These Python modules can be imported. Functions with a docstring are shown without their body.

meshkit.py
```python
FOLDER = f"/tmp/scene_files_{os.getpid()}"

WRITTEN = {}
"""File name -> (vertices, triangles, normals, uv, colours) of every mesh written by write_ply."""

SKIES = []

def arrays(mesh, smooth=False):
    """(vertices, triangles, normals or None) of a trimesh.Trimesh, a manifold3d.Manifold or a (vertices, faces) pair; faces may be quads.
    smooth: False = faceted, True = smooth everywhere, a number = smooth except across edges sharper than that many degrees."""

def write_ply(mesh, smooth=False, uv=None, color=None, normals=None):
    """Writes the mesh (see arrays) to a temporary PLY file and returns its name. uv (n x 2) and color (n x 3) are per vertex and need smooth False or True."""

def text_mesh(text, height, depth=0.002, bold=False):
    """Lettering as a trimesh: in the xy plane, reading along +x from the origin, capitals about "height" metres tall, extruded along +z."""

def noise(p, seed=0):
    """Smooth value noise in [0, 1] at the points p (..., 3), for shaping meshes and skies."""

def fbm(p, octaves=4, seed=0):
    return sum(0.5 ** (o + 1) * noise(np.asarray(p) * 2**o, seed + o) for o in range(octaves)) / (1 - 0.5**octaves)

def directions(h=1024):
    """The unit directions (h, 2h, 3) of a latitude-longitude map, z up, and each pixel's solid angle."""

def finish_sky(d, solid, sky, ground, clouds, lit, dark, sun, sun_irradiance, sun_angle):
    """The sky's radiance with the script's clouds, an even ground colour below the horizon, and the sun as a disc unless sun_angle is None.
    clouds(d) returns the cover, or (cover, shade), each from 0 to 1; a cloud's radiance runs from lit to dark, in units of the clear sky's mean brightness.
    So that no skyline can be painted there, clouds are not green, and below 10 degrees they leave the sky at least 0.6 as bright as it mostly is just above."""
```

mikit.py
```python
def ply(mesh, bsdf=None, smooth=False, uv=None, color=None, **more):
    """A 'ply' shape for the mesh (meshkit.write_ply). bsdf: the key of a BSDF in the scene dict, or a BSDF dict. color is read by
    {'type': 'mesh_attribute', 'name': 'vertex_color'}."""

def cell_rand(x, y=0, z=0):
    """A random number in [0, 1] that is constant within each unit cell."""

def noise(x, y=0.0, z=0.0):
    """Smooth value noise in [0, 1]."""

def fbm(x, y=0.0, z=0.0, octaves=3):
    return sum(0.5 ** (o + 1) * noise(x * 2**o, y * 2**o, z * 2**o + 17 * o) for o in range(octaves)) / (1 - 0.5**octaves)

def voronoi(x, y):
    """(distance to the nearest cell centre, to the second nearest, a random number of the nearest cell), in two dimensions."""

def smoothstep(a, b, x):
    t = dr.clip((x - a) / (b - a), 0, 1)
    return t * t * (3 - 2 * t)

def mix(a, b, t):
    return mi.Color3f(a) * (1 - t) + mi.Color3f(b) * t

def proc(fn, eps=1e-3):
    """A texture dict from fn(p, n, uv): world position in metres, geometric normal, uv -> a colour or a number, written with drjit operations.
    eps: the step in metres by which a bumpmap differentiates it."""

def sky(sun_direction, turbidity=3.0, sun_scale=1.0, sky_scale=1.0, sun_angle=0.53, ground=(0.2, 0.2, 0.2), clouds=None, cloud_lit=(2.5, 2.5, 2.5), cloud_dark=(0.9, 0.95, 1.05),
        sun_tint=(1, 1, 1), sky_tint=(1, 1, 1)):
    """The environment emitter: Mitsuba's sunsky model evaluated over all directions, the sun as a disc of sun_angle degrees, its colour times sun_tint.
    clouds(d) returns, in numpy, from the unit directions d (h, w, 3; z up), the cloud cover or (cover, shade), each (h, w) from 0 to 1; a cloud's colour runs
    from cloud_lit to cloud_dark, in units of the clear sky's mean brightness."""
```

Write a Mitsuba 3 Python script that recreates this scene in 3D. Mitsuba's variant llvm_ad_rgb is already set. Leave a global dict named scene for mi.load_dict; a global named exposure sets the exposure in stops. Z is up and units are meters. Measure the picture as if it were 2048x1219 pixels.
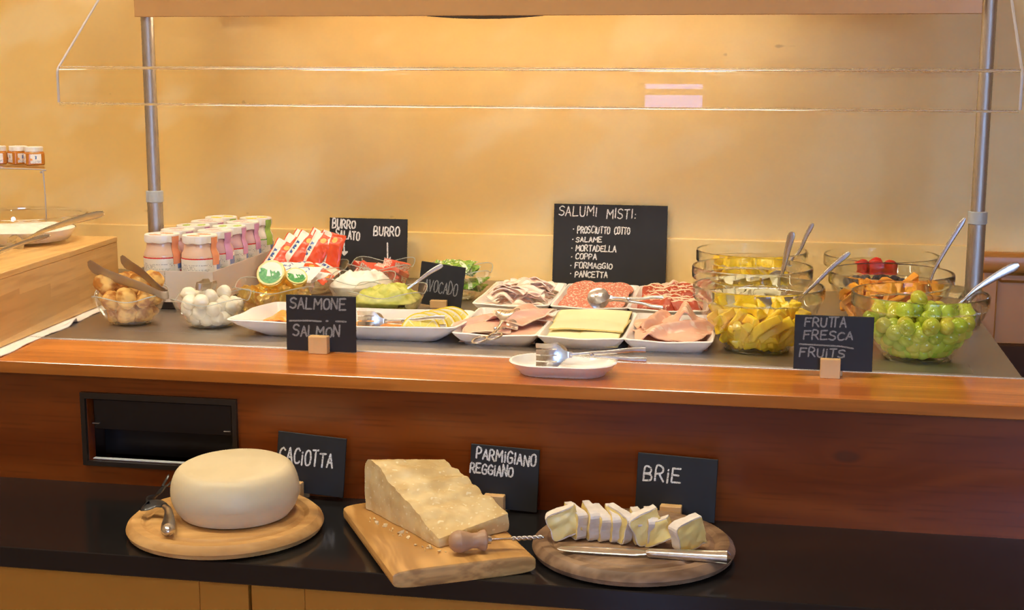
import math, random
import numpy as np, trimesh, manifold3d
import drjit as dr, mitsuba as mi
import mikit, meshkit
from mikit import noise, fbm, voronoi, cell_rand, smoothstep, mix, proc
from shapely.geometry import LineString, Polygon, Point
from shapely import union_all, affinity

T = mi.ScalarTransform4f
scene = {'type': 'scene'}
labels = {}

# ------------------------------------------------------------------ camera
EYE = np.array([0.0, 0.0, 1.55])
YAW, PITCH, ROLL = math.radians(10.765), math.radians(9.99), math.radians(0.078)
fw = np.array([-math.sin(YAW) * math.cos(PITCH), math.cos(YAW) * math.cos(PITCH), -math.sin(PITCH)])
rt = np.cross(fw, [0, 0, 1]); rt /= np.linalg.norm(rt); up = np.cross(rt, fw)
up = up * math.cos(ROLL) - rt * math.sin(ROLL)
scene['camera'] = {'type': 'perspective', 'fov': math.degrees(2 * math.atan(1024 / 2842)), 'fov_axis': 'x', 'near_clip': 0.05, 'far_clip': 100.0,
                   'to_world': T().look_at(origin=EYE.tolist(), target=(EYE + fw).tolist(), up=up.tolist())}
exposure = 0.45

# ------------------------------------------------------------------ light
# daylight enters through the two openings of the wall behind the camera
scene['sky'] = mikit.sky((-0.55, -0.35, 0.75), turbidity=3.0, sun_scale=0.0, sky_scale=45.0, ground=(0.36, 0.41, 0.50), sky_tint=(0.85, 0.97, 1.20))
CEIL_L = [(-1.95, 1.50), (-1.10, 1.50), (-0.25, 1.50), (-1.5, -1.2), (-0.2, -1.2)]
CEIL_RAD = (63.0, 56.0, 42.0)
TUBE_RAD = (24.0, 20.0, 13.5)

# ------------------------------------------------------------------ helpers
def rgb(*c): return {'type': 'rgb', 'value': [float(x) for x in c]}
def tag(key, label=None, cat=None, group=None, kind=None):
    d = labels.setdefault(key, {})
    for k, v in (('label', label), ('category', cat), ('group', group), ('kind', kind)):
        if v: d[k] = v
    return key
USED = {}
def numbered(name):
    n = USED.get(name, -1) + 1
    USED[name] = n
    return name if n == 0 else f'{name}_{n:03d}'
def thing(name, label, cat, group=None):
    key = numbered(name)
    return tag(key, label, cat, group)
def add(key, mesh, m, smooth=False, parent=None, to_world=None, uv=None, color=None, **more):
    key = numbered(parent + '__' + key if parent else key)
    d = mesh if isinstance(mesh, dict) else mikit.ply(mesh, m, smooth=smooth, uv=uv, color=color, **more)
    d = dict(d)
    if to_world is not None: d['to_world'] = to_world
    scene[key] = d
    return key
def solo(name, mesh, m, label, cat, group=None, kind=None, **k):
    key = add(name, mesh, m, **k)
    return tag(key, label, cat, group, kind)
def struct(name, mesh, m, label=None, cat=None, **k):
    key = add(name, mesh, m, **k)
    return tag(key, label, cat, None, 'structure')
def M4(loc=(0, 0, 0), rz=0, rx=0, ry=0, s=1):
    return T().translate(list(map(float, loc))).rotate([0, 0, 1], float(rz)).rotate([1, 0, 0], float(rx)).rotate([0, 1, 0], float(ry)).scale(s)
def np4(t): return np.array(t.matrix, float)
def moved(mesh, t):
    v, f = mesh
    m = np4(t) if not isinstance(t, np.ndarray) else t
    return v @ m[:3, :3].T + m[:3, 3], f
def join(*ms):
    vs, fs, n = [], [], 0
    for v, f in ms:
        vs.append(v); fs.append(np.asarray(f) + n); n += len(v)
    return np.vstack(vs), np.vstack(fs)
def outward(mesh):
    v, f = mesh
    a, b, c = v[f[:, 0]], v[f[:, 1]], v[f[:, 2]]
    if np.einsum('ij,ij->i', a, np.cross(b, c)).sum() < 0: f = f[:, ::-1]
    return v, f
def hull(p):
    h = trimesh.convex.convex_hull(np.asarray(p, float))
    return np.array(h.vertices), np.array(h.faces)
def cbox(x0, x1, y0, y1, z0, z1, c=0.001):
    p = []
    for x, sx in ((x0, 1), (x1, -1)):
        for y, sy in ((y0, 1), (y1, -1)):
            for z, sz in ((z0, 1), (z1, -1)):
                p += [(x + sx * c, y + sy * c, z), (x + sx * c, y, z + sz * c), (x, y + sy * c, z + sz * c)]
    return hull(p)
def sbox(sx, sy, sz, c=0.001): return cbox(-sx / 2, sx / 2, -sy / 2, sy / 2, -sz / 2, sz / 2, c)
def fromtri(t): return np.array(t.vertices), np.array(t.faces)
def prism(poly, h, z=0):
    if not isinstance(poly, Polygon) and not hasattr(poly, 'geoms'): poly = Polygon(poly)
    gs = getattr(poly, 'geoms', [poly])
    v, f = join(*[fromtri(trimesh.creation.extrude_polygon(g, h, engine='earcut')) for g in gs])
    v = v.copy(); v[:, 2] += z
    return v, f
def loft(rings, cap0=True, cap1=True, closed=True):
    """rings: list of (K,3) arrays; adds end fans."""
    K = len(rings[0]); v = np.vstack(rings); f = []
    i = np.arange(K); j = (i + 1) % K
    if not closed: i, j = i[:-1], j[:-1]
    for a in range(len(rings) - 1):
        f.append(np.stack([a * K + i, a * K + j, (a + 1) * K + j], 1)); f.append(np.stack([a * K + i, (a + 1) * K + j, (a + 1) * K + i], 1))
    n = len(v)
    if cap0:
        v = np.vstack([v, rings[0].mean(0)]); f.append(np.stack([j, i, i * 0 + n], 1)); n += 1
    if cap1:
        b = (len(rings) - 1) * K
        v = np.vstack([v, rings[-1].mean(0)]); f.append(np.stack([b + i, b + j, i * 0 + n], 1)); n += 1
    return v, np.vstack(f)
def circle(r, z, n=48, cx=0, cy=0):
    a = np.arange(n) * 2 * np.pi / n
    return np.stack([cx + r * np.cos(a), cy + r * np.sin(a), np.full(n, float(z))], 1)
def lathe(prof, n=48):
    """closed profile of (r, z) from the axis (or ring) upward along the outside; ends are capped"""
    return outward(loft([circle(max(r, 1e-5), z, n) for r, z in prof]))
def superring(a, b, z, p=5.0, n=96, wave=None):
    t = np.arange(n) * 2 * np.pi / n + np.pi / n
    c, s = np.cos(t), np.sin(t)
    # points spread by the angle of the rectangle's outline
    k = (np.abs(c) ** p + np.abs(s) ** p) ** (-1 / p)
    x, y = a * c * k, b * s * k
    zz = np.full(n, float(z)) + (0 if wave is None else wave(t))
    return np.stack([x, y, zz], 1)
def sweep(path, a, b=None, n=10, side=None, caps=True, power=2.0):
    """elliptic section with half-axes a (along side) and b, swept on path; side: a fixed direction or None"""
    p = np.asarray(path, float); m = len(p)
    a = np.broadcast_to(a, (m,)).astype(float); b = a if b is None else np.broadcast_to(b, (m,)).astype(float)
    t = np.gradient(p, axis=0); t /= np.linalg.norm(t, axis=1, keepdims=True) + 1e-12
    if side is None:
        s0 = np.cross(t[0], [0, 0, 1] if abs(t[0][2]) < 0.9 else [1, 0, 0]); S = []
        s = s0
        for k in range(m):
            s = s - t[k] * (s @ t[k]); s /= np.linalg.norm(s); S.append(s)
        S = np.array(S)
    else:
        S = np.broadcast_to(np.asarray(side, float), (m, 3)); S = S - t * np.einsum('ij,ij->i', S, t)[:, None]; S = S / np.linalg.norm(S, axis=1, keepdims=True)
    N = np.cross(t, S)
    th = np.arange(n) * 2 * np.pi / n
    c, s = np.cos(th), np.sin(th)
    c, s = np.sign(c) * np.abs(c) ** (2 / power), np.sign(s) * np.abs(s) ** (2 / power)
    rings = [p[k] + a[k] * c[:, None] * S[k] + b[k] * s[:, None] * N[k] for k in range(m)]
    return outward(loft(rings))
def smooth_path(pts, n=24):
    """Catmull-Rom through points"""
    P = np.asarray(pts, float)
    P = np.vstack([2 * P[0] - P[1], P, 2 * P[-1] - P[-2]])
    out = []
    segs = len(P) - 3
    for u in np.linspace(0, segs - 1e-9, n):
        k = int(u); t = u - k
        a, b, c, d = P[k:k + 4]
        out.append(0.5 * ((2 * b) + (c - a) * t + (2 * a - 5 * b + 4 * c - d) * t * t + (3 * b - a - 3 * c + d) * t ** 3))
    return np.array(out)
def sheet(fn, nu, nv, th):
    """a closed thin sheet; fn(U, V) -> (..., 3). Also returns uv."""
    U, V = np.meshgrid(np.linspace(0, 1, nu), np.linspace(0, 1, nv), indexing='ij')
    P = fn(U, V)
    du = np.gradient(P, axis=0); dv = np.gradient(P, axis=1)
    N = np.cross(du, dv); N /= np.linalg.norm(N, axis=-1, keepdims=True) + 1e-12
    top, bot = (P + N * th / 2).reshape(-1, 3), (P - N * th / 2).reshape(-1, 3)
    i, j = np.meshgrid(np.arange(nu - 1), np.arange(nv - 1), indexing='ij')
    q = np.stack([i * nv + j, (i + 1) * nv + j, (i + 1) * nv + j + 1, i * nv + j + 1], -1).reshape(-1, 4)
    n = nu * nv
    f = [q, q[:, ::-1] + n]
    edge = np.concatenate([np.arange(nv), np.arange(1, nu) * nv + nv - 1, (nu - 1) * nv + np.arange(nv - 2, -1, -1), np.arange(nu - 2, 0, -1) * nv])
    e2 = np.roll(edge, -1)
    m = len(edge); k = np.arange(m); k2 = (k + 1) % m
    f.append(np.stack([2 * n + k, 2 * n + k2, 2 * n + m + k2, 2 * n + m + k], 1))
    f = np.vstack(f)
    uv = np.stack([U.ravel(), V.ravel()], 1)
    v = np.vstack([top, bot, top[edge], bot[edge]])
    tri = np.vstack([f[:, [0, 1, 2]], f[:, [0, 2, 3]]])
    return v, tri, np.vstack([uv, uv, uv[edge], uv[edge]])
def pile(seed, n, k, seg, r, rin, zf, spread, z0=0.03, iters=300, dz=0.0016):
    """chains of k balls of radius r dropped in a bowl of inner radius rin(z): returns (n, k, 3)"""
    rs = np.random.RandomState(seed)
    P = np.zeros((n, k, 3))
    for i in range(n):
        a = rs.rand() * 6.283; q = spread * math.sqrt(rs.rand())
        d = rs.randn(3) * [1, 1, .5]; d /= np.linalg.norm(d)
        c = np.array([q * math.cos(a), q * math.sin(a), z0 + i * dz])
        for j in range(k): P[i, j] = c + d * seg * (j - (k - 1) / 2)
    own = np.repeat(np.arange(n), k)
    for it in range(iters):
        P[..., 2] -= 0.0013
        for _ in range(2):
            X = P.reshape(-1, 3)
            D = X[:, None] - X[None]; L = np.linalg.norm(D, axis=-1) + 1e-9
            hit = (L < 2 * r) & (own[:, None] != own[None])
            push = np.where(hit, (2 * r - L) * 0.5 / L, 0)[..., None] * D
            cnt = np.maximum(hit.sum(1), 1)[:, None]
            X = X + push.sum(1) / np.minimum(cnt, 2.2)
            P = X.reshape(n, k, 3)
            for j in range(k - 1):
                e = P[:, j + 1] - P[:, j]; l = np.linalg.norm(e, axis=1, keepdims=True) + 1e-9
                c = e * (1 - seg / l) * 0.5
                P[:, j] += c; P[:, j + 1] -= c
            if k == 3:
                mid = (P[:, 0] + P[:, 2]) / 2; P[:, 1] += (mid - P[:, 1]) * 0.6
            q = np.linalg.norm(P[..., :2], axis=-1); R = np.maximum(rin(P[..., 2]) - r * 1.22, 0.002)
            P[..., :2] *= np.where(q > R, R / np.maximum(q, 1e-9), 1)[..., None]
            P[..., 2] = np.maximum(P[..., 2], zf + r)
    return P
def frame(axis, roll, loc):
    z = np.asarray(axis, float); z = z / np.linalg.norm(z)
    x = np.cross(z, [0, 0, 1] if abs(z[2]) < 0.9 else [1, 0, 0]); x /= np.linalg.norm(x); y = np.cross(z, x)
    x2 = x * math.cos(roll) + y * math.sin(roll); y2 = np.cross(z, x2)
    m = np.eye(4); m[:3, 0], m[:3, 1], m[:3, 2], m[:3, 3] = x2, y2, z, loc
    return T(m)

# ------------------------------------------------------------------ materials
def pr(base, rough=0.5, **k):
    d = {'type': 'principled', 'base_color': base if isinstance(base, dict) else rgb(*base), 'roughness': float(rough)}
    d.update(k)
    return d
def mat(key, d): scene['m_' + key] = d; return 'm_' + key
def two(d): return {'type': 'twosided', 'bsdf': d}

def f_wall(p, n, uv):
    a = fbm(p.x * 1.6 + 3.1, p.y * 1.6, p.z * 2.1, 3)
    b = fbm(p.x * 7 + p.z * 3, p.y * 7, p.z * 9 - p.x * 4, 3)
    c = mix((0.75, 0.475, 0.14), (0.84, 0.635, 0.30), smoothstep(0.28, 0.72, a))
    c = mix(c, (0.86, 0.68, 0.36), 0.45 * smoothstep(0.48, 0.72, b))
    speck = noise(p.x * 60, p.y * 60, p.z * 60) * noise(p.x * 9 + 4, 1.0, p.z * 9)
    return mix(c, (0.36, 0.22, 0.09), 0.45 * smoothstep(0.80, 0.88, speck))
WALL = mat('wall', pr(proc(f_wall), 0.55, specular=0.35))
def f_cherry(p, n, uv):
    w = fbm(p.x * 1.3, p.y * 3 + 5, p.z * 3, 3)
    knot = dr.sqrt(dr.square((p.x - 0.10) * 1.0) + dr.square((p.z - 1.005) * 2.2))
    band = fbm(p.x * 2.6 + 11, (p.y + p.z) * 26 + w * 7 + 0.25 / (knot + 0.05), p.y * 6, 3)
    fine = noise(p.x * 14, p.y * 260, p.z * 260)
    c = mix((0.130, 0.024, 0.0032), (0.215, 0.045, 0.0055), smoothstep(0.3, 0.72, band))
    c = mix(c, (0.09, 0.018, 0.004), 0.35 * smoothstep(0.62, 0.9, fine))
    return mix(c, (0.07, 0.02, 0.008), 0.8 * smoothstep(0.022, 0.010, knot + 0.012 * (band - 0.5)))
CHERRY = mat('cherry', pr(proc(f_cherry), 0.22, specular=0.5))
def f_ledge(p, n, uv):
    band = fbm(p.x * 2.2 + 4, p.y * 34 + fbm(p.x * 1.5, p.y * 4, 1.0, 2) * 5, p.z * 30, 3)
    fine = noise(p.x * 16, p.y * 240, p.z * 200)
    c = mix((0.36, 0.105, 0.016), (0.52, 0.175, 0.030), smoothstep(0.3, 0.7, band))
    return mix(c, (0.24, 0.065, 0.012), 0.3 * smoothstep(0.6, 0.9, fine))
LEDGE = mat('ledge_wood', pr(proc(f_ledge), 0.19, specular=0.45))
def f_bamboo(p, n, uv):
    strip = cell_rand(p.z * 42 + p.x * 26, p.y * 3.3 + dr.floor(p.z * 42) * 0.37, 1)
    g = fbm(p.x * 80, p.y * 9, p.z * 90, 3)
    c = mix((0.60, 0.34, 0.11), (0.73, 0.46, 0.17), strip)
    return mix(c, (0.50, 0.26, 0.075), 0.5 * smoothstep(0.45, 0.8, g))
BAMBOO = mat('bamboo', pr(proc(f_bamboo), 0.38, specular=0.4))
def f_beech(p, n, uv):
    g = fbm(p.x * 11 + p.y * 5, p.y * 55 - p.x * 16, p.z * 60, 3)
    blot = fbm(p.x * 13 + 7, p.y * 13, 3.0 + p.z * 9, 3)
    c = mix((0.42, 0.22, 0.070), (0.60, 0.355, 0.13), smoothstep(0.25, 0.75, g))
    return mix(c, (0.17, 0.085, 0.04), 0.75 * smoothstep(0.56, 0.76, blot))
BEECH = mat('beech', pr(proc(f_beech), 0.5, specular=0.3))
def f_worn(p, n, uv):
    g = fbm(p.x * 14 + p.y * 24, p.y * 60 - p.x * 42, p.z * 40, 3)
    blot = fbm(p.x * 10 + 1, p.y * 14 - 4, p.z * 9, 3)
    c = mix((0.125, 0.068, 0.036), (0.29, 0.18, 0.10), smoothstep(0.25, 0.75, g))
    return mix(c, (0.13, 0.075, 0.045), 0.75 * smoothstep(0.50, 0.74, blot))
WORN = mat('worn_wood', pr(proc(f_worn), 0.45, specular=0.35))
RB = (math.cos(math.radians(-58.0)), math.sin(math.radians(-58.0)))
def f_rustic(p, n, uv):
    u = p.x * RB[0] + p.y * RB[1]; v = -p.x * RB[1] + p.y * RB[0]
    w = fbm(u * 5, v * 14, 2.0, 2)
    g = fbm(u * 9, v * 70 + w * 5, p.z * 120, 3)
    blot = fbm(u * 14, v * 22, 5.0 + p.z * 30, 3)
    c = mix((0.36, 0.18, 0.05), (0.58, 0.33, 0.11), smoothstep(0.28, 0.72, g))
    return mix(c, (0.13, 0.065, 0.03), 0.85 * smoothstep(0.68, 0.80, blot))
RUSTIC = mat('rustic', pr(proc(f_rustic), 0.42, specular=0.35))
BLOCK = mat('block_wood', pr((0.62, 0.38, 0.16), 0.5))
STEEL = mat('steel', {'type': 'roughconductor', 'material': 'none', 'specular_reflectance': rgb(0.56, 0.50, 0.44), 'alpha': 0.19, 'distribution': 'ggx'})
STEEL_EDGE = mat('steel_edge', {'type': 'roughconductor', 'material': 'none', 'specular_reflectance': rgb(0.58, 0.57, 0.57), 'alpha': 0.22, 'distribution': 'ggx'})
POLE = mat('pole_steel', {'type': 'roughconductor', 'material': 'none', 'specular_reflectance': rgb(0.50, 0.46, 0.42), 'alpha': 0.22, 'distribution': 'ggx'})
CHROME = mat('chrome', {'type': 'roughconductor', 'material': 'none', 'specular_reflectance': rgb(0.74, 0.72, 0.69), 'alpha': 0.07, 'distribution': 'ggx'})
SATIN = mat('satin_steel', {'type': 'roughconductor', 'material': 'none', 'specular_reflectance': rgb(0.55, 0.49, 0.43), 'alpha': 0.25, 'distribution': 'ggx'})
DARKMETAL = mat('dark_metal', pr((0.02, 0.02, 0.02), 0.25, specular=0.6))
COLLAR = mat('collar', pr((0.40, 0.42, 0.42), 0.5))
GRANITE = mat('granite', pr((0.010, 0.009, 0.009), 0.12, specular=0.5))
BLACKPL = mat('black_plastic', pr((0.012, 0.010, 0.009), 0.25, specular=0.5))
BROWNPL = mat('brown_plastic', pr((0.018, 0.012, 0.008), 0.35, specular=0.4))
SLATE = mat('slate', pr((0.017, 0.017, 0.018), 0.55, specular=0.35))
def chalk_fn(hi):
    def fn(p, n, uv):
        g = noise(p.x * 900, p.y * 900, p.z * 900)
        return mix((0.10, 0.10, 0.10), (hi, hi * .985, hi * .95), smoothstep(0.10, 0.50, g))
    return fn
CHALK = mat('chalk', {'type': 'diffuse', 'reflectance': proc(chalk_fn(0.74))})
CHALK_FAINT = mat('chalk_faint', {'type': 'diffuse', 'reflectance': proc(chalk_fn(0.25))})
PORCELAIN = mat('porcelain', pr((0.83, 0.82, 0.79), 0.15, specular=0.5))
GLASS = mat('glass', {'type': 'dielectric', 'int_ior': 1.5, 'ext_ior': 1.0, 'specular_transmittance': rgb(0.99, 0.995, 0.985)})
PANE = mat('pane', {'type': 'thindielectric', 'int_ior': 1.49, 'ext_ior': 1.0})
FROST = mat('frosted_acrylic', {'type': 'roughdielectric', 'int_ior': 1.49, 'ext_ior': 1.0, 'alpha': 0.10, 'distribution': 'ggx'})
PANE_T = mat('bowl_glass', {'type': 'thindielectric', 'int_ior': 1.52, 'ext_ior': 1.0, 'specular_transmittance': rgb(0.94, 0.955, 0.93)})
PANE_S = mat('thick_bowl_glass', {'type': 'thindielectric', 'int_ior': 1.85, 'ext_ior': 1.0, 'specular_transmittance': rgb(0.94, 0.955, 0.93)})
GRIM = mat('glass_rim', pr((0.80, 0.85, 0.77), 0.18, spec_trans=0.6, eta=1.5))
HANDLE = mat('handle_wood', pr((0.36, 0.21, 0.12), 0.45))
ACRYL_EDGE = mat('acrylic_edge', pr((0.72, 0.66, 0.66), 0.3, spec_trans=0.45, eta=1.49))
WHITE = mat('white_paint', pr((0.80, 0.76, 0.68), 0.6))
CEILM = mat('ceiling_paint', {'type': 'diffuse', 'reflectance': rgb(0.80, 0.72, 0.58)})
BEAM = mat('beam_wood', pr((0.22, 0.10, 0.04), 0.5))
FLOORM = mat('floor_tile', pr((0.30, 0.17, 0.09), 0.35))
ROOMW = mat('room_wall', {'type': 'diffuse', 'reflectance': rgb(0.72, 0.55, 0.33)})
CABINET = mat('cabinet_wood', pr((0.42, 0.165, 0.022), 0.3, specular=0.45))
DARKWOOD = mat('dark_wood', pr((0.055, 0.022, 0.010), 0.75, specular=0.2))
FABRIC = mat('white_cloth', pr((0.80, 0.77, 0.72), 0.8))
CARD = mat('cardboard', pr((0.56, 0.48, 0.40), 0.7))
LAMINATE = mat('laminate', pr((0.50, 0.27, 0.10), 0.3, specular=0.5))
WAINSCOT = mat('wainscot', pr((0.42, 0.165, 0.030), 0.3, specular=0.45))

# ------------------------------------------------------------------ room
ZT, ZL, YW, YP = 1.09, 0.902, 2.853, 1.946      # tray top, lower counter top, back wall, counter front panel
RX0, RX1, RY0, RH = -3.4, 3.3, -3.5, 2.85
struct('floor', cbox(RX0, RX1, RY0, YW, -0.1, 0, 0.0005), FLOORM)
struct('ceiling', cbox(RX0, RX1, RY0, YW, RH, RH + 0.1, 0.0005), CEILM)
struct('wall_back', cbox(RX0 - .1, RX1 + .1, YW, YW + 0.12, -0.1, RH + .1, 0.0005), WALL)
struct('wall_left', cbox(RX0 - .12, RX0, RY0, YW, -0.1, RH + .1, 0.0005), ROOMW)
struct('wall_right', cbox(RX1, RX1 + .12, RY0, YW, -0.1, RH + .1, 0.0005), ROOMW)
WINS = [(-0.78, -0.40, 0.45, 1.43), (1.20, 3.05, 0.55, 2.35)]
pw = Polygon([(RX0 - .1, -0.1), (RX1 + .1, -0.1), (RX1 + .1, RH + .1), (RX0 - .1, RH + .1)], [[(a, c), (b, c), (b, d), (a, d)] for a, b, c, d in WINS])
def upright(mesh, y):      # xy -> xz, thickness towards -y
    v, f = mesh
    return np.stack([v[:, 0], y - v[:, 2], v[:, 1]], 1), f
struct('wall_front', upright(prism(pw, 0.14), RY0), ROOMW)
for n, (a, b, c, d) in enumerate(WINS):
    fr = Polygon([(a, c), (b, c), (b, d), (a, d)], [[(a + .035, c + .035), (b - .035, c + .035), (b - .035, d - .035), (a + .035, d - .035)]])
    k = f'window_{n + 1}'
    bars = [box_ for box_ in ([(a, b, d - .095, d - .06)] if n == 0 else [((a + b) / 2 - .025, (a + b) / 2 + .025, c, d)])]
    struct(k, upright(prism(fr, 0.06), RY0 - .04), WHITE)
    for x0, x1, z0, z1 in bars: add('bar', cbox(x0 + .001, x1 - .001, RY0 - .09, RY0 - .05, z0 + .001, z1 - .001, .002), WHITE, parent=k)
    add('pane', ([(a, RY0 - .07, c), (b, RY0 - .07, c), (b, RY0 - .07, d), (a, RY0 - .07, d)], [[0, 1, 2, 3]]), PANE, parent=k)
struct('trim_1', cbox(-1.9, 0.37, YW - .006, YW + .001, ZT - .02, 1.187, .002), WALL)
# wainscot to the right of the buffet
wx0, wx1 = 0.385, RX1
struct('trim_2', cbox(wx0 + .01, wx1, YW - .012, YW + .001, 0.998, 1.140, .001), WAINSCOT)
add('rail', sweep([(wx0, YW - .018, 1.158), (wx1, YW - .018, 1.158)], .020, .018, 16, side=(0, 0, 1), power=3.2), WAINSCOT, smooth=40, parent='trim_2')
add('stile', cbox(wx0, wx0 + .030, YW - .022, YW, 0.998, 1.140, .003), WAINSCOT, parent='trim_2')
add('bead', cbox(wx0 + .030, wx1, YW - .020, YW, 1.118, 1.139, .006), WAINSCOT, parent='trim_2')
struct('baseboard_back', cbox(wx0, wx1, YW - .03, YW, 0, 0.998, .002), DARKWOOD)

# ------------------------------------------------------------------ ceiling lamps (outside the frame; they light the buffet from above and in front)
for i, (x, y) in enumerate(CEIL_L):
    t = thing('ceiling_lamp', f'round flush ceiling lamp with a warm diffuser, number {i + 1} over the guests side of the buffet', 'ceiling lamp', 'round ceiling lamps over the room')
    labels[t]['label'] = 'round flush ceiling lamp with a warm diffuser above the buffet'
    add('rim', outward(loft([circle(r, z, 40) for r, z in ((.1345, RH), (.150, RH), (.150, RH - .03), (.1345, RH - .03), (.1345, RH))], False, False)), COLLAR, smooth=30, parent=t, to_world=M4((x, y, 0)))
    k = add('diffuser', lathe([(0.0, RH - .026), (0.134, RH - .026), (0.134, RH - .004), (0.0, RH - .004)], 40), WHITE, parent=t, to_world=M4((x, y, 0)))
    scene[k]['emitter'] = {'type': 'area', 'radiance': rgb(*CEIL_RAD)}

# ------------------------------------------------------------------ counters
CX0, CX1 = -2.3, 0.362
t = thing('buffet_counter', 'cherry wood buffet counter with a dark recess in its front', 'counter')
add('front_panel', upright(prism(Polygon([(CX0, ZL - .02), (CX1, ZL - .02), (CX1, 1.071), (CX0, 1.071)], [[(-1.028, .937), (-.794, .937), (-.794, 1.038), (-1.028, 1.038)]]), 0.02), YP + .02), CHERRY, parent=t)
add('ledge', cbox(CX0, CX1, 1.934, 2.105, 1.0712, 1.09, .0010), LEDGE, parent=t, smooth=20)
add('body', cbox(CX0, CX1, YP + .09, 2.845, 0.0, 1.049, .001), DARKWOOD, parent=t)
n = add('recess', upright(prism(Polygon([(-1.036, .931), (-.786, .931), (-.786, 1.045), (-1.036, 1.045)], [[(-1.029, .938), (-.793, .938), (-.793, 1.036), (-1.029, 1.036)]]), 0.008), YP + .001), BROWNPL, parent=t)
add('back_plate', cbox(-1.03, -.79, YP + .055, YP + .06, .932, 1.042, .001), BLACKPL, parent=n)
add('flap', cbox(-1.022, -.799, YP + .008, YP + .011, .985, 1.032, .001), BLACKPL, parent=n)
add('lip', cbox(-1.024, -.797, YP + .002, YP + .010, .9385, .9405, .0006), COLLAR, parent=n)
for x, z in ((-1.018, .994), (-.806, .992)): add('clip', cbox(x - .0055, x + .0055, YP + .004, YP + .008, z, z + .0016, .0004), STEEL_EDGE, parent=n)

t = thing('steel_serving_top', 'brushed steel serving surface under the plates and bowls', 'serving top')
add('plate', cbox(-2.3, 0.352, 2.107, 2.845, 1.05, ZT, .001), STEEL, parent=t)
add('front_edge', sweep([(-2.3, 2.106, 1.0895), (0.353, 2.106, 1.0895)], .0032, .0028, 12, side=(0, 1, 0)), STEEL_EDGE, smooth=40, parent=t)
add('flange', cbox(-1.125, 0.285, 2.112, 2.186, ZT - .001, ZT + .0022, .0015), STEEL, parent=t, smooth=60)
add('flange_edge', sweep([(-1.112, 2.1865, ZT + .0008), (0.278, 2.1865, ZT + .0008)], .0016, .0014, 8, side=(0, 1, 0)), STEEL_EDGE, smooth=40, parent=t)

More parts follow.
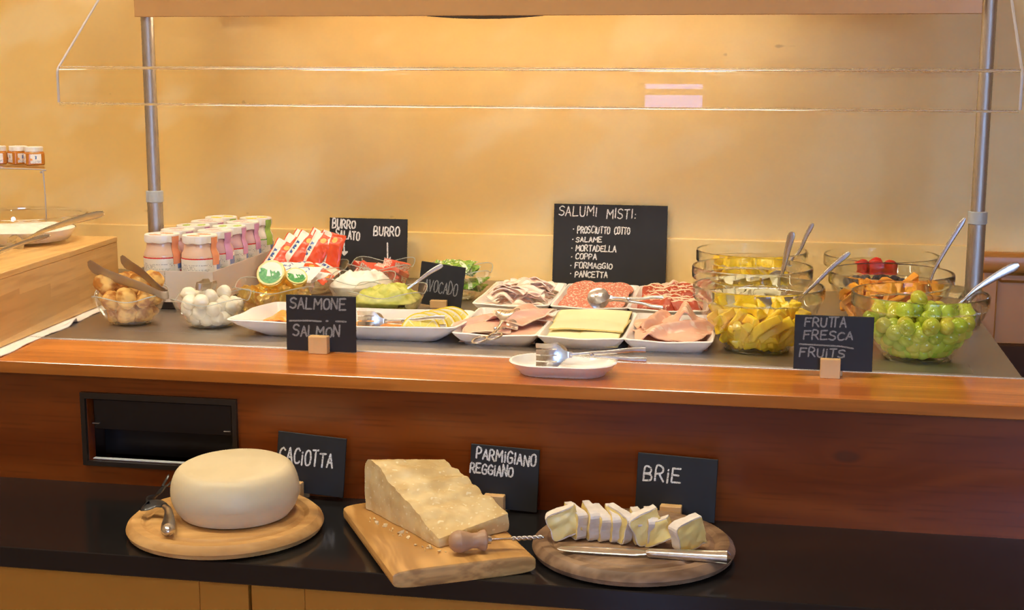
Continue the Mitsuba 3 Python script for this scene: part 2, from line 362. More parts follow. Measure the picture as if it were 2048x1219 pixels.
solo('stone_worktop', cbox(CX0, 0.6, 1.655, YP + .004, 0.873, ZL, .0012), GRANITE, 'polished black stone worktop carrying the three cheese boards', 'worktop', smooth=20)
for (x0, x1, st, lab) in ((-2.2, -.6675, -.735, 'orange wood cabinet under the black worktop, below the white round cheese'), (-.6632, 0.6, -.590, 'orange wood cabinet under the black worktop, below the parmesan board')):
    t = thing('cabinet', lab, 'cabinet')
    add('body', cbox(x0, x1, 1.69, YP + .08, 0.08, .8725, .001), DARKWOOD, parent=t)
    d = add('door', cbox(x0, (st if x0 < -1 else x1) - .0006, 1.668, 1.689, 0.10, .8715, .0008), CABINET, parent=t)
    if x0 < -1: add('stile', cbox(st, x1, 1.668, 1.689, 0.10, .8715, .0008), CABINET, parent=d)
    else:
        scene[d] = mikit.ply(cbox(st, x1, 1.668, 1.689, 0.10, .8715, .0008), CABINET)
        add('stile', cbox(x0, st - .0006, 1.668, 1.689, 0.10, .8715, .0008), CABINET, parent=d)

# ------------------------------------------------------------------ sneeze guard
t = thing('sneeze_guard', 'clear acrylic sneeze guard with steel posts over the buffet', 'sneeze guard')
for x, zc in ((-1.175, 1.282), (0.3305, 1.275)):
    p = add('post', lathe([(.0118, zc), (.0118, 1.90)], 32), POLE, smooth=40, parent=t, to_world=M4((x, 2.53, 0)))
    add('sleeve', lathe([(.0146, ZT), (.0146, zc + .001)], 32), POLE, smooth=40, parent=p, to_world=M4((x, 2.53, 0)))
    add('collar', lathe([(.0146, zc - .010), (.0162, zc - .009), (.0162, zc + .011), (.0125, zc + .012)], 32), COLLAR, smooth=40, parent=p, to_world=M4((x, 2.53, 0)))
cn = add('canopy', cbox(-1.192, 0.317, 2.512, 2.522, 1.6175, 1.84, .001), LAMINATE, parent=t)
add('canopy_top', cbox(-1.192, 0.317, 2.522, 2.79, 1.828, 1.84, .001), LAMINATE, parent=cn)
add('canopy_back', cbox(-1.192, 0.317, 2.79, 2.80, 1.66, 1.84, .001), LAMINATE, parent=cn)
tube = add('lamp_tube', sweep([(-1.10, 2.60, 1.632), (0.03, 2.60, 1.632)], .0085, None, 16), WHITE, smooth=True, parent=cn)
scene[tube]['emitter'] = {'type': 'area', 'radiance': rgb(*TUBE_RAD)}
add('lamp_holder', cbox(-1.12, 0.05, 2.585, 2.615, 1.644, 1.659, .003), WHITE, parent=cn)
for x in (-1.105, 0.035): add('lamp_end', cbox(x - .006, x + .006, 2.588, 2.612, 1.6225, 1.648, .002), WHITE, parent=cn)
for x in (-1.06, 0.0): add('lamp_bracket', cbox(x - .01, x + .01, 2.59, 2.61, 1.658, 1.829, .002), WHITE, parent=cn)
xs_ = np.linspace(-.635, -.425, 25)
add('bowed_trim', upright(prism(Polygon([(x, 1.6172 - .0050 * (1 - ((x + .53) / .105) ** 2) - .0002) for x in xs_] + [(x, 1.622) for x in xs_[::-1]]), .004), 2.5265), DARKMETAL, parent=cn)
# hood: one bent sheet, lip below, sloping back to the canopy
a0 = math.atan2(1.838 - 1.533, 2.512 - 2.104)
prof = [(2.100, 1.4745), (2.100, 1.515)]
cyl = 0.014; c0 = (2.100 + cyl, 1.5185)
for q in np.linspace(0, math.pi / 2 - a0, 14): prof.append((c0[0] - cyl * math.cos(q), c0[1] + cyl * math.sin(q)))
prof.append((2.511, prof[-1][1] + (2.511 - prof[-1][0]) * math.tan(a0)))
prof = np.array(prof); HX = np.linspace(-1.131, 0.323, 2)
hv = np.array([(x, y, z) for y, z in prof for x in HX])
hf = np.array([[2 * i, 2 * i + 1, 2 * i + 3, 2 * i + 2] for i in range(len(prof) - 1)])
add('hood', (hv, hf), PANE, smooth=True, parent=t)
for x in HX:
    add('hood_edge', sweep([(x, y, z) for y, z in prof], .0022, .0016, 8, side=(1, 0, 0)), ACRYL_EDGE, smooth=40, parent=t)
add('hood_joint', sweep([(-1.129, 2.1045, 1.5285), (0.321, 2.1045, 1.5285)], .0024, None, 20), FROST, smooth=True, parent=t)
add('hood_lower_edge', sweep([(-1.129, 2.1, 1.4725), (0.321, 2.1, 1.4725)], .0018, None, 14), FROST, smooth=True, parent=t)

# ------------------------------------------------------------------ handwriting (single strokes)
GL = {
 'A': [[(0, 0), (.48, 1), (1, 0)], [(.16, .36), (.86, .36)]], 'B': [[(0, 0), (.04, 1), (.7, .96), (.72, .62), (.1, .52), (.8, .46), (.86, .1), (0, 0)]],
 'C': [[(.95, .86), (.6, 1), (.16, .82), (0, .45), (.16, .1), (.6, 0), (1, .16)]], 'D': [[(0, 0), (0, 1), (.6, .92), (1, .5), (.62, .08), (0, 0)]],
 'E': [[(.92, 1), (0, .98), (0, 0), (1, .03)], [(0, .52), (.75, .52)]], 'F': [[(0, 0), (.05, 1), (1, 1)], [(.03, .55), (.75, .57)]],
 'G': [[(.95, .84), (.55, 1), (.12, .8), (0, .42), (.16, .08), (.6, 0), (.97, .12), (.97, .45), (.55, .45)]], 'I': [[(.5, 0), (.5, 1)]],
 'i': [[(.5, 0), (.5, .72)], [(.46, .93), (.54, .96)]], 'H': [[(0, 0), (.05, 1)], [(1, 0), (.95, 1)], [(.03, .5), (.97, .54)]], 'L': [[(.05, 1), (0, 0), (.95, .03)]],
 'M': [[(0, 0), (.06, 1), (.5, .42), (.94, 1), (1, 0)]], 'N': [[(0, 0), (.05, 1), (.95, .02), (1, 1)]],
 'O': [[(.5, 1), (.12, .84), (0, .45), (.18, .06), (.58, 0), (.92, .18), (1, .58), (.82, .92), (.5, 1)]], 'P': [[(0, 0), (.06, 1), (.8, .95), (.88, .62), (.5, .46), (.04, .46)]],
 'R': [[(0, 0), (.06, 1), (.75, .95), (.84, .66), (.5, .5), (.04, .48)], [(.4, .5), (1, 0)]], 'S': [[(.95, .88), (.55, 1), (.1, .86), (.14, .6), (.8, .44), (.92, .18), (.5, 0), (0, .1)]],
 'T': [[(0, .97), (1, 1)], [(.52, .98), (.48, 0)]], 'U': [[(0, 1), (.05, .25), (.4, 0), (.85, .14), (.95, 1)]], 'V': [[(0, 1), (.48, 0), (1, 1)]],
 ':': [[(.4, .1), (.5, .12)], [(.4, .55), (.5, .57)]], '.': [[(.4, .42), (.55, .44)]], ' ': [],
 '=': [[(0, .98), (1, 1)], [(.3, .98), (.28, 0)], [(.7, .98), (.7, 0)]],          # a double T under one bar
}
def writing(lines, w, h, pen, seed=0):
    """lines: (text or polylines, u0, u1, top, bottom, slope) as fractions of the board; returns a mesh in x (width), y (up)"""
    rs = np.random.RandomState(seed); out = []
    for L in lines:
        txt, u0, u1, vt, vb = L[:5]; slope = L[5] if len(L) > 5 else 0
        if not isinstance(txt, str):
            for pl in txt: out.append(LineString([(x * w, (1 - y) * h) for x, y in pl]).buffer(pen / 2, 3))
            continue
        wid = {'I': .35, 'i': .35, ' ': .75, ':': .4, '.': .4, 'M': 1.25, '=': 1.5}
        ws = [wid.get(c, 1.0) for c in txt]; gap = 0.34; tot = sum(ws) + gap * (len(ws) - 1)
        x = 0
        for c, cw in zip(txt, ws):
            dx, dy, sc = rs.randn() * .03, rs.randn() * .035, 1 + rs.randn() * .06
            for pl in GL[c]:
                p = []
                for a, b in pl:
                    uu = (x + a * cw + dx + .10 * (b - .5)) / tot; vv = dy + b * sc
                    p.append(((u0 + (u1 - u0) * uu) * w, (1 - vb - slope * uu + (vb - vt) * vv) * h))
                if len(p) > 3: p = [tuple(q[:2]) for q in smooth_path([(a, b, 0) for a, b in p], 5 * len(p))] if c in 'BCDGOPRSU' else p
                out.append(LineString(p).buffer(pen / 2, 3))
            x += cw + gap
    return prism(union_all(out).simplify(pen * .04), 0.0004)
def sign(label, loc, w, h, lines, chalk=CHALK, pen=.0022, rz=0, lean=-3, roll=0, block=None, zb=None, seed=0, name='chalkboard_sign', cat='sign'):
    """loc: middle of the lower edge; block: (offset along the sign, width, height, depth) standing at height zb"""
    t = thing(name, label, cat)
    M = np4(T().translate(list(loc)).rotate([0, 0, 1], rz).rotate([1, 0, 0], lean).rotate([0, 1, 0], roll))
    add('board', moved(cbox(-w / 2, w / 2, 0, .003, 0, h, .0006), M), SLATE, parent=t)
    v, f = writing(lines, w, h, pen, seed)
    add('lettering', moved((np.stack([v[:, 0] - w / 2, -.0002 - v[:, 2], v[:, 1]], 1), f), M), chalk, parent=t)
    if block:
        o, bw, bh, bd = block
        B = np4(T().translate([loc[0], loc[1], zb]).rotate([0, 0, 1], rz))
        k = add('wooden_block', moved(cbox(o - bw / 2, o + bw / 2, -bd, -.0004, .0002, bh, .0008), B), BLOCK, parent=t)
        add('back_foot', moved(cbox(o - bw / 2 + .003, o + bw / 2 + .004, .0062, .0062 + bd * .45, .0002, bh * .55, .0008), B), BLOCK, parent=k)
    return t
sign('large black chalkboard reading SALUMI MISTI propped against the yellow wall', (-.3385, 2.822, ZT + .0005), .230, .163,
     [('SALUMI', .045, .385, .03, .145), ('MISTI:', .47, .73, .05, .165), ('.', .17, .19, .27, .34), ('PROSCIUTTO', .215, .50, .275, .355), ('COTTO', .54, .675, .275, .36),
      ('.', .165, .185, .40, .47), ('SALAME', .205, .43, .405, .465), ('.', .16, .18, .51, .57), ('MORTADELLA', .205, .56, .51, .58), ('.', .16, .18, .61, .68), ('COPPA', .205, .39, .615, .68),
      ('.', .155, .175, .73, .79), ('FORMAGGIO', .20, .53, .725, .79), ('.', .155, .175, .83, .89), ('PANCETTA', .205, .49, .835, .905)], pen=.0023, rz=0, lean=-7.5, seed=3)
sign('black chalkboard reading BURRO SALATO and BURRO with two arrows, behind the butter bowls', (-.834, 2.79, ZT + .0005), .166, .128,
     [('BURRO', .04, .335, .035, .165), ('SALATO', .085, .39, .195, .325, .03), ('BURRO', .575, .90, .135, .275), ([[(.19, .385), (.195, .585)], [(.16, .55), (.195, .60), (.235, .545), (.165, .55)]], 0, 0, 0, 0),
      ([[(.75, .39), (.755, .66)], [(.72, .63), (.755, .68), (.79, .62)]], 0, 0, 0, 0)], pen=.0030, lean=-6, seed=5)
sign('black chalkboard reading SALMONE SALMON in a wooden block, before the long salmon platter', (-.7015, 2.0885, ZT + .0015), .1135, .088,
     [('SALMONE', .06, .86, .05, .235), ([[(.05, .47), (.3, .455), (.5, .46)], [(.58, .45), (.60, .45)], [(.72, .45), (.86, .45)]], 0, 0, 0, 0), ('SALMON', .10, .77, .55, .73)], CHALK_FAINT, .0028, lean=-1.5,
     block=(-.0008, .0305, .0275, .016), zb=ZT, seed=7)
sign('black chalkboard reading FRUTTA FRESCA FRUITS in a wooden block, between the front fruit bowls', (.0805, 2.063, ZT + .010), .1115, .080,
     [('FRU=A', .13, .65, .04, .20), ('FRESCA', .12, .74, .29, .45, -.02), ([[(.07, .535), (.6, .55), (.75, .58)]], 0, 0, 0, 0), ('FRUiTS', .08, .65, .61, .76)], CHALK_FAINT, .0023, lean=-1.0,
     block=(-.0035, .0285, .0285, .012), zb=ZT, seed=9)
sign('tilted black chalkboard reading AVOCADO in a wooden block behind the lemon slices', (-.6165, 2.515, ZT + .0015), .084, .079,
     [('AVOCADO', .13, .88, .40, .67, .02)], CHALK_FAINT, .0020, lean=-2, roll=7, block=(.002, .031, .0145, .012), zb=ZT, seed=11)
sign('black chalkboard reading CACIOTTA standing behind the white round cheese', (-.672, 1.928, ZL + .009), .108, .088,
     [('CACiOTTA', .045, .82, .28, .52, .0)], CHALK, .0027, rz=-4, lean=-6, roll=2.5, block=(-.022, .030, .0275, .014), zb=ZL, seed=13)
sign('black chalkboard reading PARMIGIANO REGGIANO standing behind the hard cheese wedge', (-.380, 1.926, ZL + .004), .1015, .091,
     [('PARMiGIANO', .09, .95, .05, .22, .05), ('REGGiANO', .01, .63, .29, .45, .03)], CHALK, .0026, rz=-3, lean=-5, roll=1.5, block=(-.010, .030, .027, .014), zb=ZL, seed=15)
sign('black chalkboard reading BRIE standing behind the board of sliced soft cheese', (-.1335, 1.926, ZL + .005), .1125, .090,
     [('BRiE', .09, .55, .21, .42, .02)], CHALK, .0027, rz=-3, lean=-5, roll=1.5, block=(-.004, .030, .027, .014), zb=ZL, seed=17)

# ------------------------------------------------------------------ lower counter: three boards of cheese
def round_board(label, cx, cy, r, m, th=.021):
    t = thing('round_board', label, 'cutting board')
    g = r * .80
    prof = [(r - .012, ZL + .0004), (r - .003, ZL + .004), (r, ZL + th * .5), (r - .002, ZL + th - .005), (r - .008, ZL + th), (g + .0065, ZL + th), (g + .005, ZL + th - .0012), (g, ZL + th - .0035), (g - .005, ZL + th - .0012), (g - .0065, ZL + th), (.04, ZL + th)]
    add('board', lathe(prof, 96), m, smooth=35, parent=t, to_world=M4((cx, cy, 0)))
    return t
TB = ZL + .021
round_board('pale round wooden board with a groove, under the white round cheese', -.740, 1.777, .1345, BEECH)
round_board('dark worn round wooden board with a groove, under the sliced soft cheese', -.177, 1.789, .1335, WORN)
t = thing('rectangular_board', 'thick rectangular wooden board with dark knots, under the hard cheese wedge', 'cutting board')
bc = np.array([-.452, 1.60]); bu = np.array([.167, .085]) / .1874; bv = np.array([-.149, .239]) / .2816
ang = math.degrees(math.atan2(bu[1], bu[0]))
add('board', sweep([(0, .001, 0), (0, .0025, 0), (0, .279, 0), (0, .2805, 0)], [.0900, .0935, .0935, .0900], [.0095, .0120, .0120, .0095], 40, side=(1, 0, 0), power=5.0), RUSTIC, smooth=30, parent=t,
    to_world=T().translate([bc[0], bc[1], ZL + .0123]).rotate([0, 0, 1], 30.0).translate([.0935, 0, 0]))
TR = ZL + .0245
# white round cheese
def f_cac(p, n, uv):
    a = fbm(p.x * 22, p.y * 22, p.z * 40, 3)
    return mix((0.58, 0.475, 0.285), (0.65, 0.55, 0.355), a)
CAC = mat('caciotta', pr(proc(f_cac), 0.42, specular=0.35))
def cac_mesh():
    prof = [(0, 0), (.070, .0005), (.082, .006), (.0905, .020), (.0938, .036), (.0925, .052), (.0875, .0655), (.0805, .0725), (.072, .0752), (.060, .0758), (.03, .0758), (0, .0757)]
    P = smooth_path([(a, 0, b) for a, b in prof], 40); v, f = lathe([(max(q[0], 0), max(q[2], 0)) for q in P], 72)
    n = meshkit.fbm(v * [9, 9, 14] + 3, 3, 2) - .5
    s = v.copy(); rr = np.linalg.norm(v[:, :2], axis=1, keepdims=True) + 1e-9
    s[:, :2] += v[:, :2] / rr * (n[:, None] * .004) * np.minimum(rr / .04, 1); s[:, 2] = np.maximum(v[:, 2] + n * .0025 * (v[:, 2] > .01), 0)
    s[:, 2] += .0028 * s[:, 1] / .09 * (v[:, 2] > .03)
    return s, f
solo('round_cheese', cac_mesh(), CAC, 'whole white round cheese on the pale round board', 'cheese', smooth=True, to_world=M4((-.729, 1.787, TB + .0004), rz=10, s=.935))
# forked cheese knife lying on the pale board
t = thing('cheese_knife', 'black forked cheese knife with a chrome handle on the pale round board', 'knife')
hp = smooth_path([(-.768, 1.668, TB + .010), (-.7775, 1.690, TB + .0095), (-.787, 1.714, TB + .012), (-.797, 1.734, TB + .017), (-.808, 1.746, TB + .019)], 22)
add('handle', sweep(hp, np.interp(np.linspace(0, 1, 22), [0, .08, .3, .7, 1], [.004, .0095, .0095, .0055, .0045]), np.interp(np.linspace(0, 1, 22), [0, .08, .3, .7, 1], [.004, .0088, .0085, .005, .003]), 16), CHROME, smooth=True, parent=t, to_world=M4((-.008, 0, 0)))
bl = smooth_path([(-.807, 1.746, TB + .019), (-.822, 1.752, TB + .019), (-.838, 1.748, TB + .016), (-.832, 1.768, TB + .021), (-.828, 1.792, TB + .031)], 20)
add('blade', sweep(bl, np.interp(np.linspace(0, 1, 20), [0, .4, .6, 1], [.0045, .010, .010, .006]), .0012, 10, side=(.3, .8, .45), power=3), DARKMETAL, smooth=40, parent=t, to_world=M4((-.008, 0, 0)))
for s in (-1, 1): add('prong', sweep(smooth_path([(-.828 + s * .003, 1.792, TB + .031), (-.826 + s * .005, 1.804, TB + .036), (-.824 + s * .006, 1.812, TB + .042)], 8), [.0022] * 7 + [.0006], .0010, 8), DARKMETAL, smooth=True, parent=t, to_world=M4((-.008, 0, 0)))
# hard cheese wedge
def f_parm(p, n, uv):
    a = fbm(p.x * 45, p.y * 45, p.z * 45, 3); b = noise(p.x * 240, p.y * 240, p.z * 240)
    c = mix((0.55, 0.385, 0.165), (0.65, 0.50, 0.25), smoothstep(0.3, 0.7, a))
    return mix(c, (0.80, 0.70, 0.46), 0.6 * smoothstep(0.74, 0.9, b))
PARM = mat('parmesan', pr(proc(f_parm), 0.38, specular=0.4))
def f_rind(p, n, uv):
    a = fbm(p.x * 60, p.y * 60, p.z * 60, 3)
    return mix((0.62, 0.40, 0.15), (0.74, 0.54, 0.25), a)
RIND = mat('parmesan_rind', pr(proc(f_rind), 0.42, specular=0.4))
def wedge_mesh():
    A, B, C, D = np.array([-.554, 1.829]), np.array([-.417, 1.694]), np.array([-.343, 1.777]), np.array([-.462, 1.888])
    nu, nv = 70, 44
    U, V = np.meshgrid(np.linspace(0, 1, nu), np.linspace(0, 1, nv), indexing='ij')
    left = A + (B - A) * U[..., None]; right = D + (C - D) * U[..., None]
    XY = left + (right - left) * V[..., None]
    hl = np.interp(U, [0, .03, .12, .45, .62, .68, .76, 1], [.066, .073, .0725, .047, .036, .034, .030, .0125])
    hr = np.interp(U, [0, .04, .12, .5, 1], [.054, .0615, .0600, .046, .024])
    h = hl * (1 - V) + hr * V + .010 * np.sin(np.pi * V) * np.sin(np.pi * np.clip(U * 1.3, 0, 1)) * .5
    P = np.concatenate([XY, np.zeros_like(U)[..., None]], -1)
    n1 = meshkit.fbm(P * 55, 4, 1) - .5; ridge = np.abs(meshkit.fbm(P * [30, 30, 1] + 9, 3, 4) - .5)
    # crumbled ledges run across the broken face
    w = U + .06 * (meshkit.fbm(P * 30 + 5, 3, 8) - .5)
    step = sum(a * (1 / (1 + np.exp((w - c) * 60)) - (1 - np.clip((w - c + .12) / .24, 0, 1))) for c, a in ((.30, .0075), (.46, .0085), (.63, .0065)))
    h = h + (n1 * .007 + step * .8 - ridge * .004) * np.clip(np.minimum(U, 1 - U) * 9, 0.1, 1)
    bulge = (n1 * .006)[..., None] * np.concatenate([(D - A)[None, None] * np.ones_like(P[..., :1]), 0 * P[..., :1]], -1) / .11 * ((V < .02) | (V > .98))[..., None]
    top = np.concatenate([XY, (TR + np.maximum(h, .006))[..., None]], -1) + bulge
    e = .004 * np.sin(np.pi * np.clip((V - .0) * 12, 0, 1) / 2)
    rows = 7
    # closed solid: top grid, skirt in rows, bottom fan
    idx = np.arange(nu * nv).reshape(nu, nv)
    f = [np.stack([idx[:-1, :-1], idx[1:, :-1], idx[1:, 1:], idx[:-1, 1:]], -1).reshape(-1, 4)]
    edge = np.concatenate([idx[0, :], idx[1:, -1], idx[-1, -2::-1], idx[-2:0:-1, 0]])
    E = top.reshape(-1, 3)[edge]; c = E.mean(0); vs = [top.reshape(-1, 3)]; prev = edge; n = nu * nv
    for k in range(1, rows + 1):
        t = k / rows; Q = E.copy(); Q[:, 2] = E[:, 2] * (1 - t) + (TR + .0003) * t
        jit = (meshkit.fbm(Q * 60, 3, 6) - .5) * .0045 * (1 if k < rows else .6)
        d = Q[:, :2] - c[:2]; d /= np.linalg.norm(d, axis=1, keepdims=True); Q[:, :2] += d * (jit + .0015 * math.sin(math.pi * t))[:, None]
        cur = n + np.arange(len(edge)); n += len(edge); vs.append(Q)
        f.append(np.stack([prev, cur, np.roll(cur, -1), np.roll(prev, -1)], 1)); prev = cur
    v = np.vstack(vs); f = np.vstack(f); tri = np.vstack([f[:, [0, 1, 2]], f[:, [0, 2, 3]]])
    v = np.vstack([v, [[c[0], c[1], TR + .0003]]]); tri = np.vstack([tri, np.stack([prev, np.full(len(prev), n), np.roll(prev, -1)], 1)])
    m = trimesh.Trimesh(v, tri, process=False); m.fix_normals()
    return np.array(m.vertices), np.array(m.faces)
t = thing('cheese_wedge', 'large crumbly hard cheese wedge on the rectangular board', 'cheese')
add('body', wedge_mesh(), PARM, smooth=28, parent=t)
rs = np.random.RandomState(4)
rp = np.array([-.5145, 1.862]); rd = np.array([.092, .059]) / .1093; ro = np.array([-rd[1], rd[0]])
def rind_mesh():
    m = cbox(-.047, .050, -.0035, .0035, TR + .0006, TR + .056, .003)
    return moved(m, np4(T().translate([rp[0] + ro[0] * .0045, rp[1] + ro[1] * .0045, 0]).rotate([0, 0, 1], math.degrees(math.atan2(rd[1], rd[0])))))
add('rind', rind_mesh(), RIND, smooth=30, parent=t)
cr = []
for k in range(26):
    q = rs.rand(); b = np.array([-.535, 1.795]) * (1 - q) + np.array([-.405, 1.682]) * q + rs.randn(2) * .006 - np.array([.006, .008])
    s = .0008 + .0016 * rs.rand() ** 2
    cr.append(moved(hull(rs.randn(9, 3) * s), np4(M4((b[0], b[1], TR + s * .9)))))
solo('cheese_crumbs', join(*cr), PARM, 'tiny cheese crumbs scattered on the rectangular board beside the wedge', 'crumbs', kind='stuff')
# knife with a turned wooden handle and a twisted shank
t = thing('parmesan_knife', 'hard cheese knife with turned wooden handle and twisted steel shank, across two boards', 'knife')
K0, K1 = np.array([-.3995, 1.6735, TR + .0165]), np.array([-.297, 1.722, TR + .0125])
kd = K1 - K0; kl = np.linalg.norm(kd); kd /= kl
hx = [0, .002, .007, .014, .022, .030, .037, .043, .047, .050, .0505]; hr = [.001, .0085, .0125, .0145, .0125, .0098, .0100, .0130, .0135, .010, .006]
q = np.linspace(0, .0505, 30)
add('handle', sweep([K0 + kd * a for a in q], np.interp(q, hx, hr), None, 28), HANDLE, smooth=True, parent=t)
add('ferrule', sweep([K0 + kd * a for a in (.0495, .0505, .055, .056)], [.004, .0055, .0050, .003], None, 18), CHROME, smooth=40, parent=t)
add('blade', sweep([K0 + kd * a for a in (.055, .060, .072, .080, .084)], [.003, .007, .006, .004, .0025], [.002, .0016, .0014, .0016, .002], 16, side=(kd[1], -kd[0], 0.5)), CHROME, smooth=40, parent=t)
for ph in (0, math.pi):
    add('twist', sweep([K0 + kd * (.083 + .042 * u) + .0016 * (math.cos(ph + 19 * u) * np.array([-kd[1], kd[0], 0]) + math.sin(ph + 19 * u) * np.array([0, 0, 1])) for u in np.linspace(0, 1, 50)], .0017, None, 8), CHROME, smooth=True, parent=t)
# soft cheese slices
def f_brie(p, n, uv):
    a = fbm(p.x * 70, p.y * 70, p.z * 70, 3)
    return mix((0.74, 0.55, 0.15), (0.82, 0.68, 0.29), a)
BRIE = mat('brie_paste', pr(proc(f_brie), 0.3, specular=0.45))
def f_brind(p, n, uv):
    a = fbm(p.x * 120, p.y * 120, p.z * 120, 3)
    return mix((0.58, 0.51, 0.43), (0.74, 0.69, 0.62), a)
BRIND = mat('brie_rind', pr(proc(f_brind), 0.75))
def brie(i, loc, rz, tilt, L=.040, H=.033, th=.012, seed=0):
    r = np.random.RandomState(seed)
    t = thing('brie_slice', '', 'cheese', 'soft cheese slices on the worn round board')
    # a bar cut across a wheel: rind on top, below and at the outer end
    out = smooth_path([(0, 0, 0), (L * .96, .001, 0), (L, H * .5, 0), (L * .95, H * .98, 0), (0, H, 0)], 22)[:, :2]
    inn = [(x - .0014 if x > L * .5 else x, min(max(y, .0015), H - .0015)) for x, y in out]
    nz = lambda m, a: (m[0] + (np.stack([meshkit.noise(m[0] * 130 + k * 7 + seed, 1) for k in range(3)], 1) - .5) * a, m[1])
    taper = lambda m: (np.stack([m[0][:, 0], m[0][:, 1], m[0][:, 2] * (1 + .35 * (m[0][:, 0] / L - .5))], 1), m[1])
    def dense(poly, h, z):
        m = trimesh.Trimesh(*prism(poly, h, z), process=True); m = m.subdivide_to_size(.008); return np.array(m.vertices), np.array(m.faces)
    R = np4(T().translate(list(loc)).rotate([0, 0, 1], rz).rotate([0, 1, 0], tilt).rotate([1, 0, 0], 90))
    body = moved(nz(taper(dense(Polygon(inn).buffer(0), th, -th / 2)), .0030), R)
    ri = Polygon(out).buffer(.0001).difference(Polygon(inn).buffer(0)).difference(Polygon([(-.01, .0016), (.002, .0016), (.002, H - .0016), (-.01, H - .0016)]))
    rind = moved(nz(taper(dense(ri, th * .98, -th * .49)), .0014), R)
    low = min(body[0][:, 2].min(), rind[0][:, 2].min()); d = np.array([0, 0, TB + .0004 - low])
    if -90 < rz < 0: d[:2] = np.array(loc[:2]) - R[:2, :3] @ np.array([L, 0, 0]) - R[:2, 3]
    add('paste', (body[0] + d, body[1]), BRIE, smooth=40, parent=t); add('rind', (rind[0] + d, rind[1]), BRIND, smooth=40, parent=t)
    return t
BS = [(-.241, 1.772, 190, 22), (-.2435, 1.7665, -50, 8), (-.2265, 1.7665, -62, 10), (-.2120, 1.7665, -58, 12), (-.1965, 1.7645, -64, 12), (-.1840, 1.763, -38, 14), (-.1640, 1.7620, -66, 10), (-.1490, 1.7610, -72, 8), (-.133, 1.776, 200, 24), (-.119, 1.760, 170, 26), (-.083, 1.768, 215, 16)]
BL = ['outermost slice of soft cheese by the parmesan knife tip, lying open side up', 'second soft cheese slice from the parmesan knife, rind facing the guest', 'third soft cheese slice from the parmesan knife, yellow side showing', 'fourth soft cheese slice from the parmesan knife, leaning with pale rind in front', 'fifth soft cheese slice from the parmesan knife, narrow and rind forward',
      'middle soft cheese slice of the row, yellow cut face in front', 'soft cheese slice just past the middle of the row, broad pale rind in front', 'soft cheese slice with pale rind, before the gap beside the last three pieces', 'thick soft cheese slice below the wooden block of the BRIE sign', 'soft cheese slice lying flat above the silver knife handle', 'last soft cheese slice at the worn board edge, yellow side toward the guest']
for i, (x, y, rz, tl) in enumerate(BS):
    k = brie(i, (x, y, TB + .012), rz, tl, seed=i + 1, th=.0125 + .005 * (i in (0, 8, 9, 10)), H=.036 + .004 * (i % 3) / 2 - .008 * (i == 9))
    labels[k]['label'] = BL[i]; del labels[k]['group']
# silver table knife across the worn board
t = thing('table_knife', 'silver table knife with long handle resting on the edge of the worn round board', 'knife')
k0, k1 = np.array([-.268, 1.7205, TB + .004]), np.array([-.0475, 1.7225, TB + .0065])
kk = lambda u: k0 + (k1 - k0) * u
add('blade', sweep([kk(u) for u in (0, .02, .08, .25, .45, .52)], [.001, .004, .006, .0072, .0075, .0045], [.0005, .0008, .0010, .0012, .0014, .0016], 12, side=(0, .96, .3), power=2.5), CHROME, smooth=40, parent=t)
us = np.linspace(.515, 1.0, 24)
add('handle', sweep([kk(u) for u in us], np.interp(us, [.515, .53, .6, .9, .97, .985, 1], [.003, .0062, .0066, .0088, .0098, .0098, .004]), np.interp(us, [.515, .53, .6, .9, .97, .985, 1], [.0025, .005, .0052, .0062, .0072, .0072, .003]), 20, side=(0, .96, .3), power=2.6), CHROME, smooth=40, parent=t)

# ------------------------------------------------------------------ white plates with sliced meat and cheese
def rring(a, b, z, rc, wave=None, bulge=.02, ns=14, nc=7):
    rc = min(rc, a * .95, b * .95); P = []
    for q, (sx, sy) in enumerate(((1, 1), (-1, 1), (-1, -1), (1, -1))):
        for e in np.linspace(0, 1, nc):
            w = (q + e) * np.pi / 2; P.append((sx * (a - rc) + rc * math.cos(w), sy * (b - rc) + rc * math.sin(w)))
        nx, ny = ((-1, 1), (-1, -1), (1, -1), (1, 1))[q]; c1 = P[-1]; w = (q + 1) * np.pi / 2; c2 = (nx * (a - rc) + rc * math.cos(w), ny * (b - rc) + rc * math.sin(w))
        for e in np.linspace(0, 1, ns + 2)[1:-1]: P.append((c1[0] + (c2[0] - c1[0]) * e, c1[1] + (c2[1] - c1[1]) * e))
    P = np.array(P); x, y = P.T
    X = x * (1 + bulge * (1 - (y / b) ** 2)) - 0; Y = y * (1 + bulge * (1 - (x / a) ** 2))
    t = np.arctan2(y / b, x / a)
    return np.stack([X, Y, np.full(len(P), float(z)) + (0 if wave is None else wave(t))], 1)
def plate_mesh(a0, b0, a1, b1, h, th=.0042, rc0=.012, rc1=.009, wave=None, bulge=.025):
    W = wave or (lambda t: 0 * t)
    wv = lambda s: (lambda t: W(t) * s * s)
    R = [rring(a0 * .97, b0 * .97, .0004, rc0, wv(0), bulge), rring(a0, b0, .003, rc0, wv(0), bulge)]
    dim = lambda s: (a0 + (a1 - a0) * s ** .9, b0 + (b1 - b0) * s ** .9, .004 + (h - .004) * s ** 1.15, rc0 + (rc1 - rc0) * s)
    for s in (.1, .35, .7, 1):
        a, b, z, rc = dim(s); R.append(rring(a, b, z, rc, wv(s), bulge))
    R.append(rring(a1 - th * .3, b1 - th * .3, h + .0012, rc1, wv(1), bulge))
    for s in (1, .7, .35, .12, 0):
        a, b, z, rc = dim(s); R.append(rring(a - th, b - th, max(z + .0012, .0062), rc, wv(s), bulge))
    return outward(loft(R))
cornerlift = lambda t: -.0012 * np.cos(4 * t)
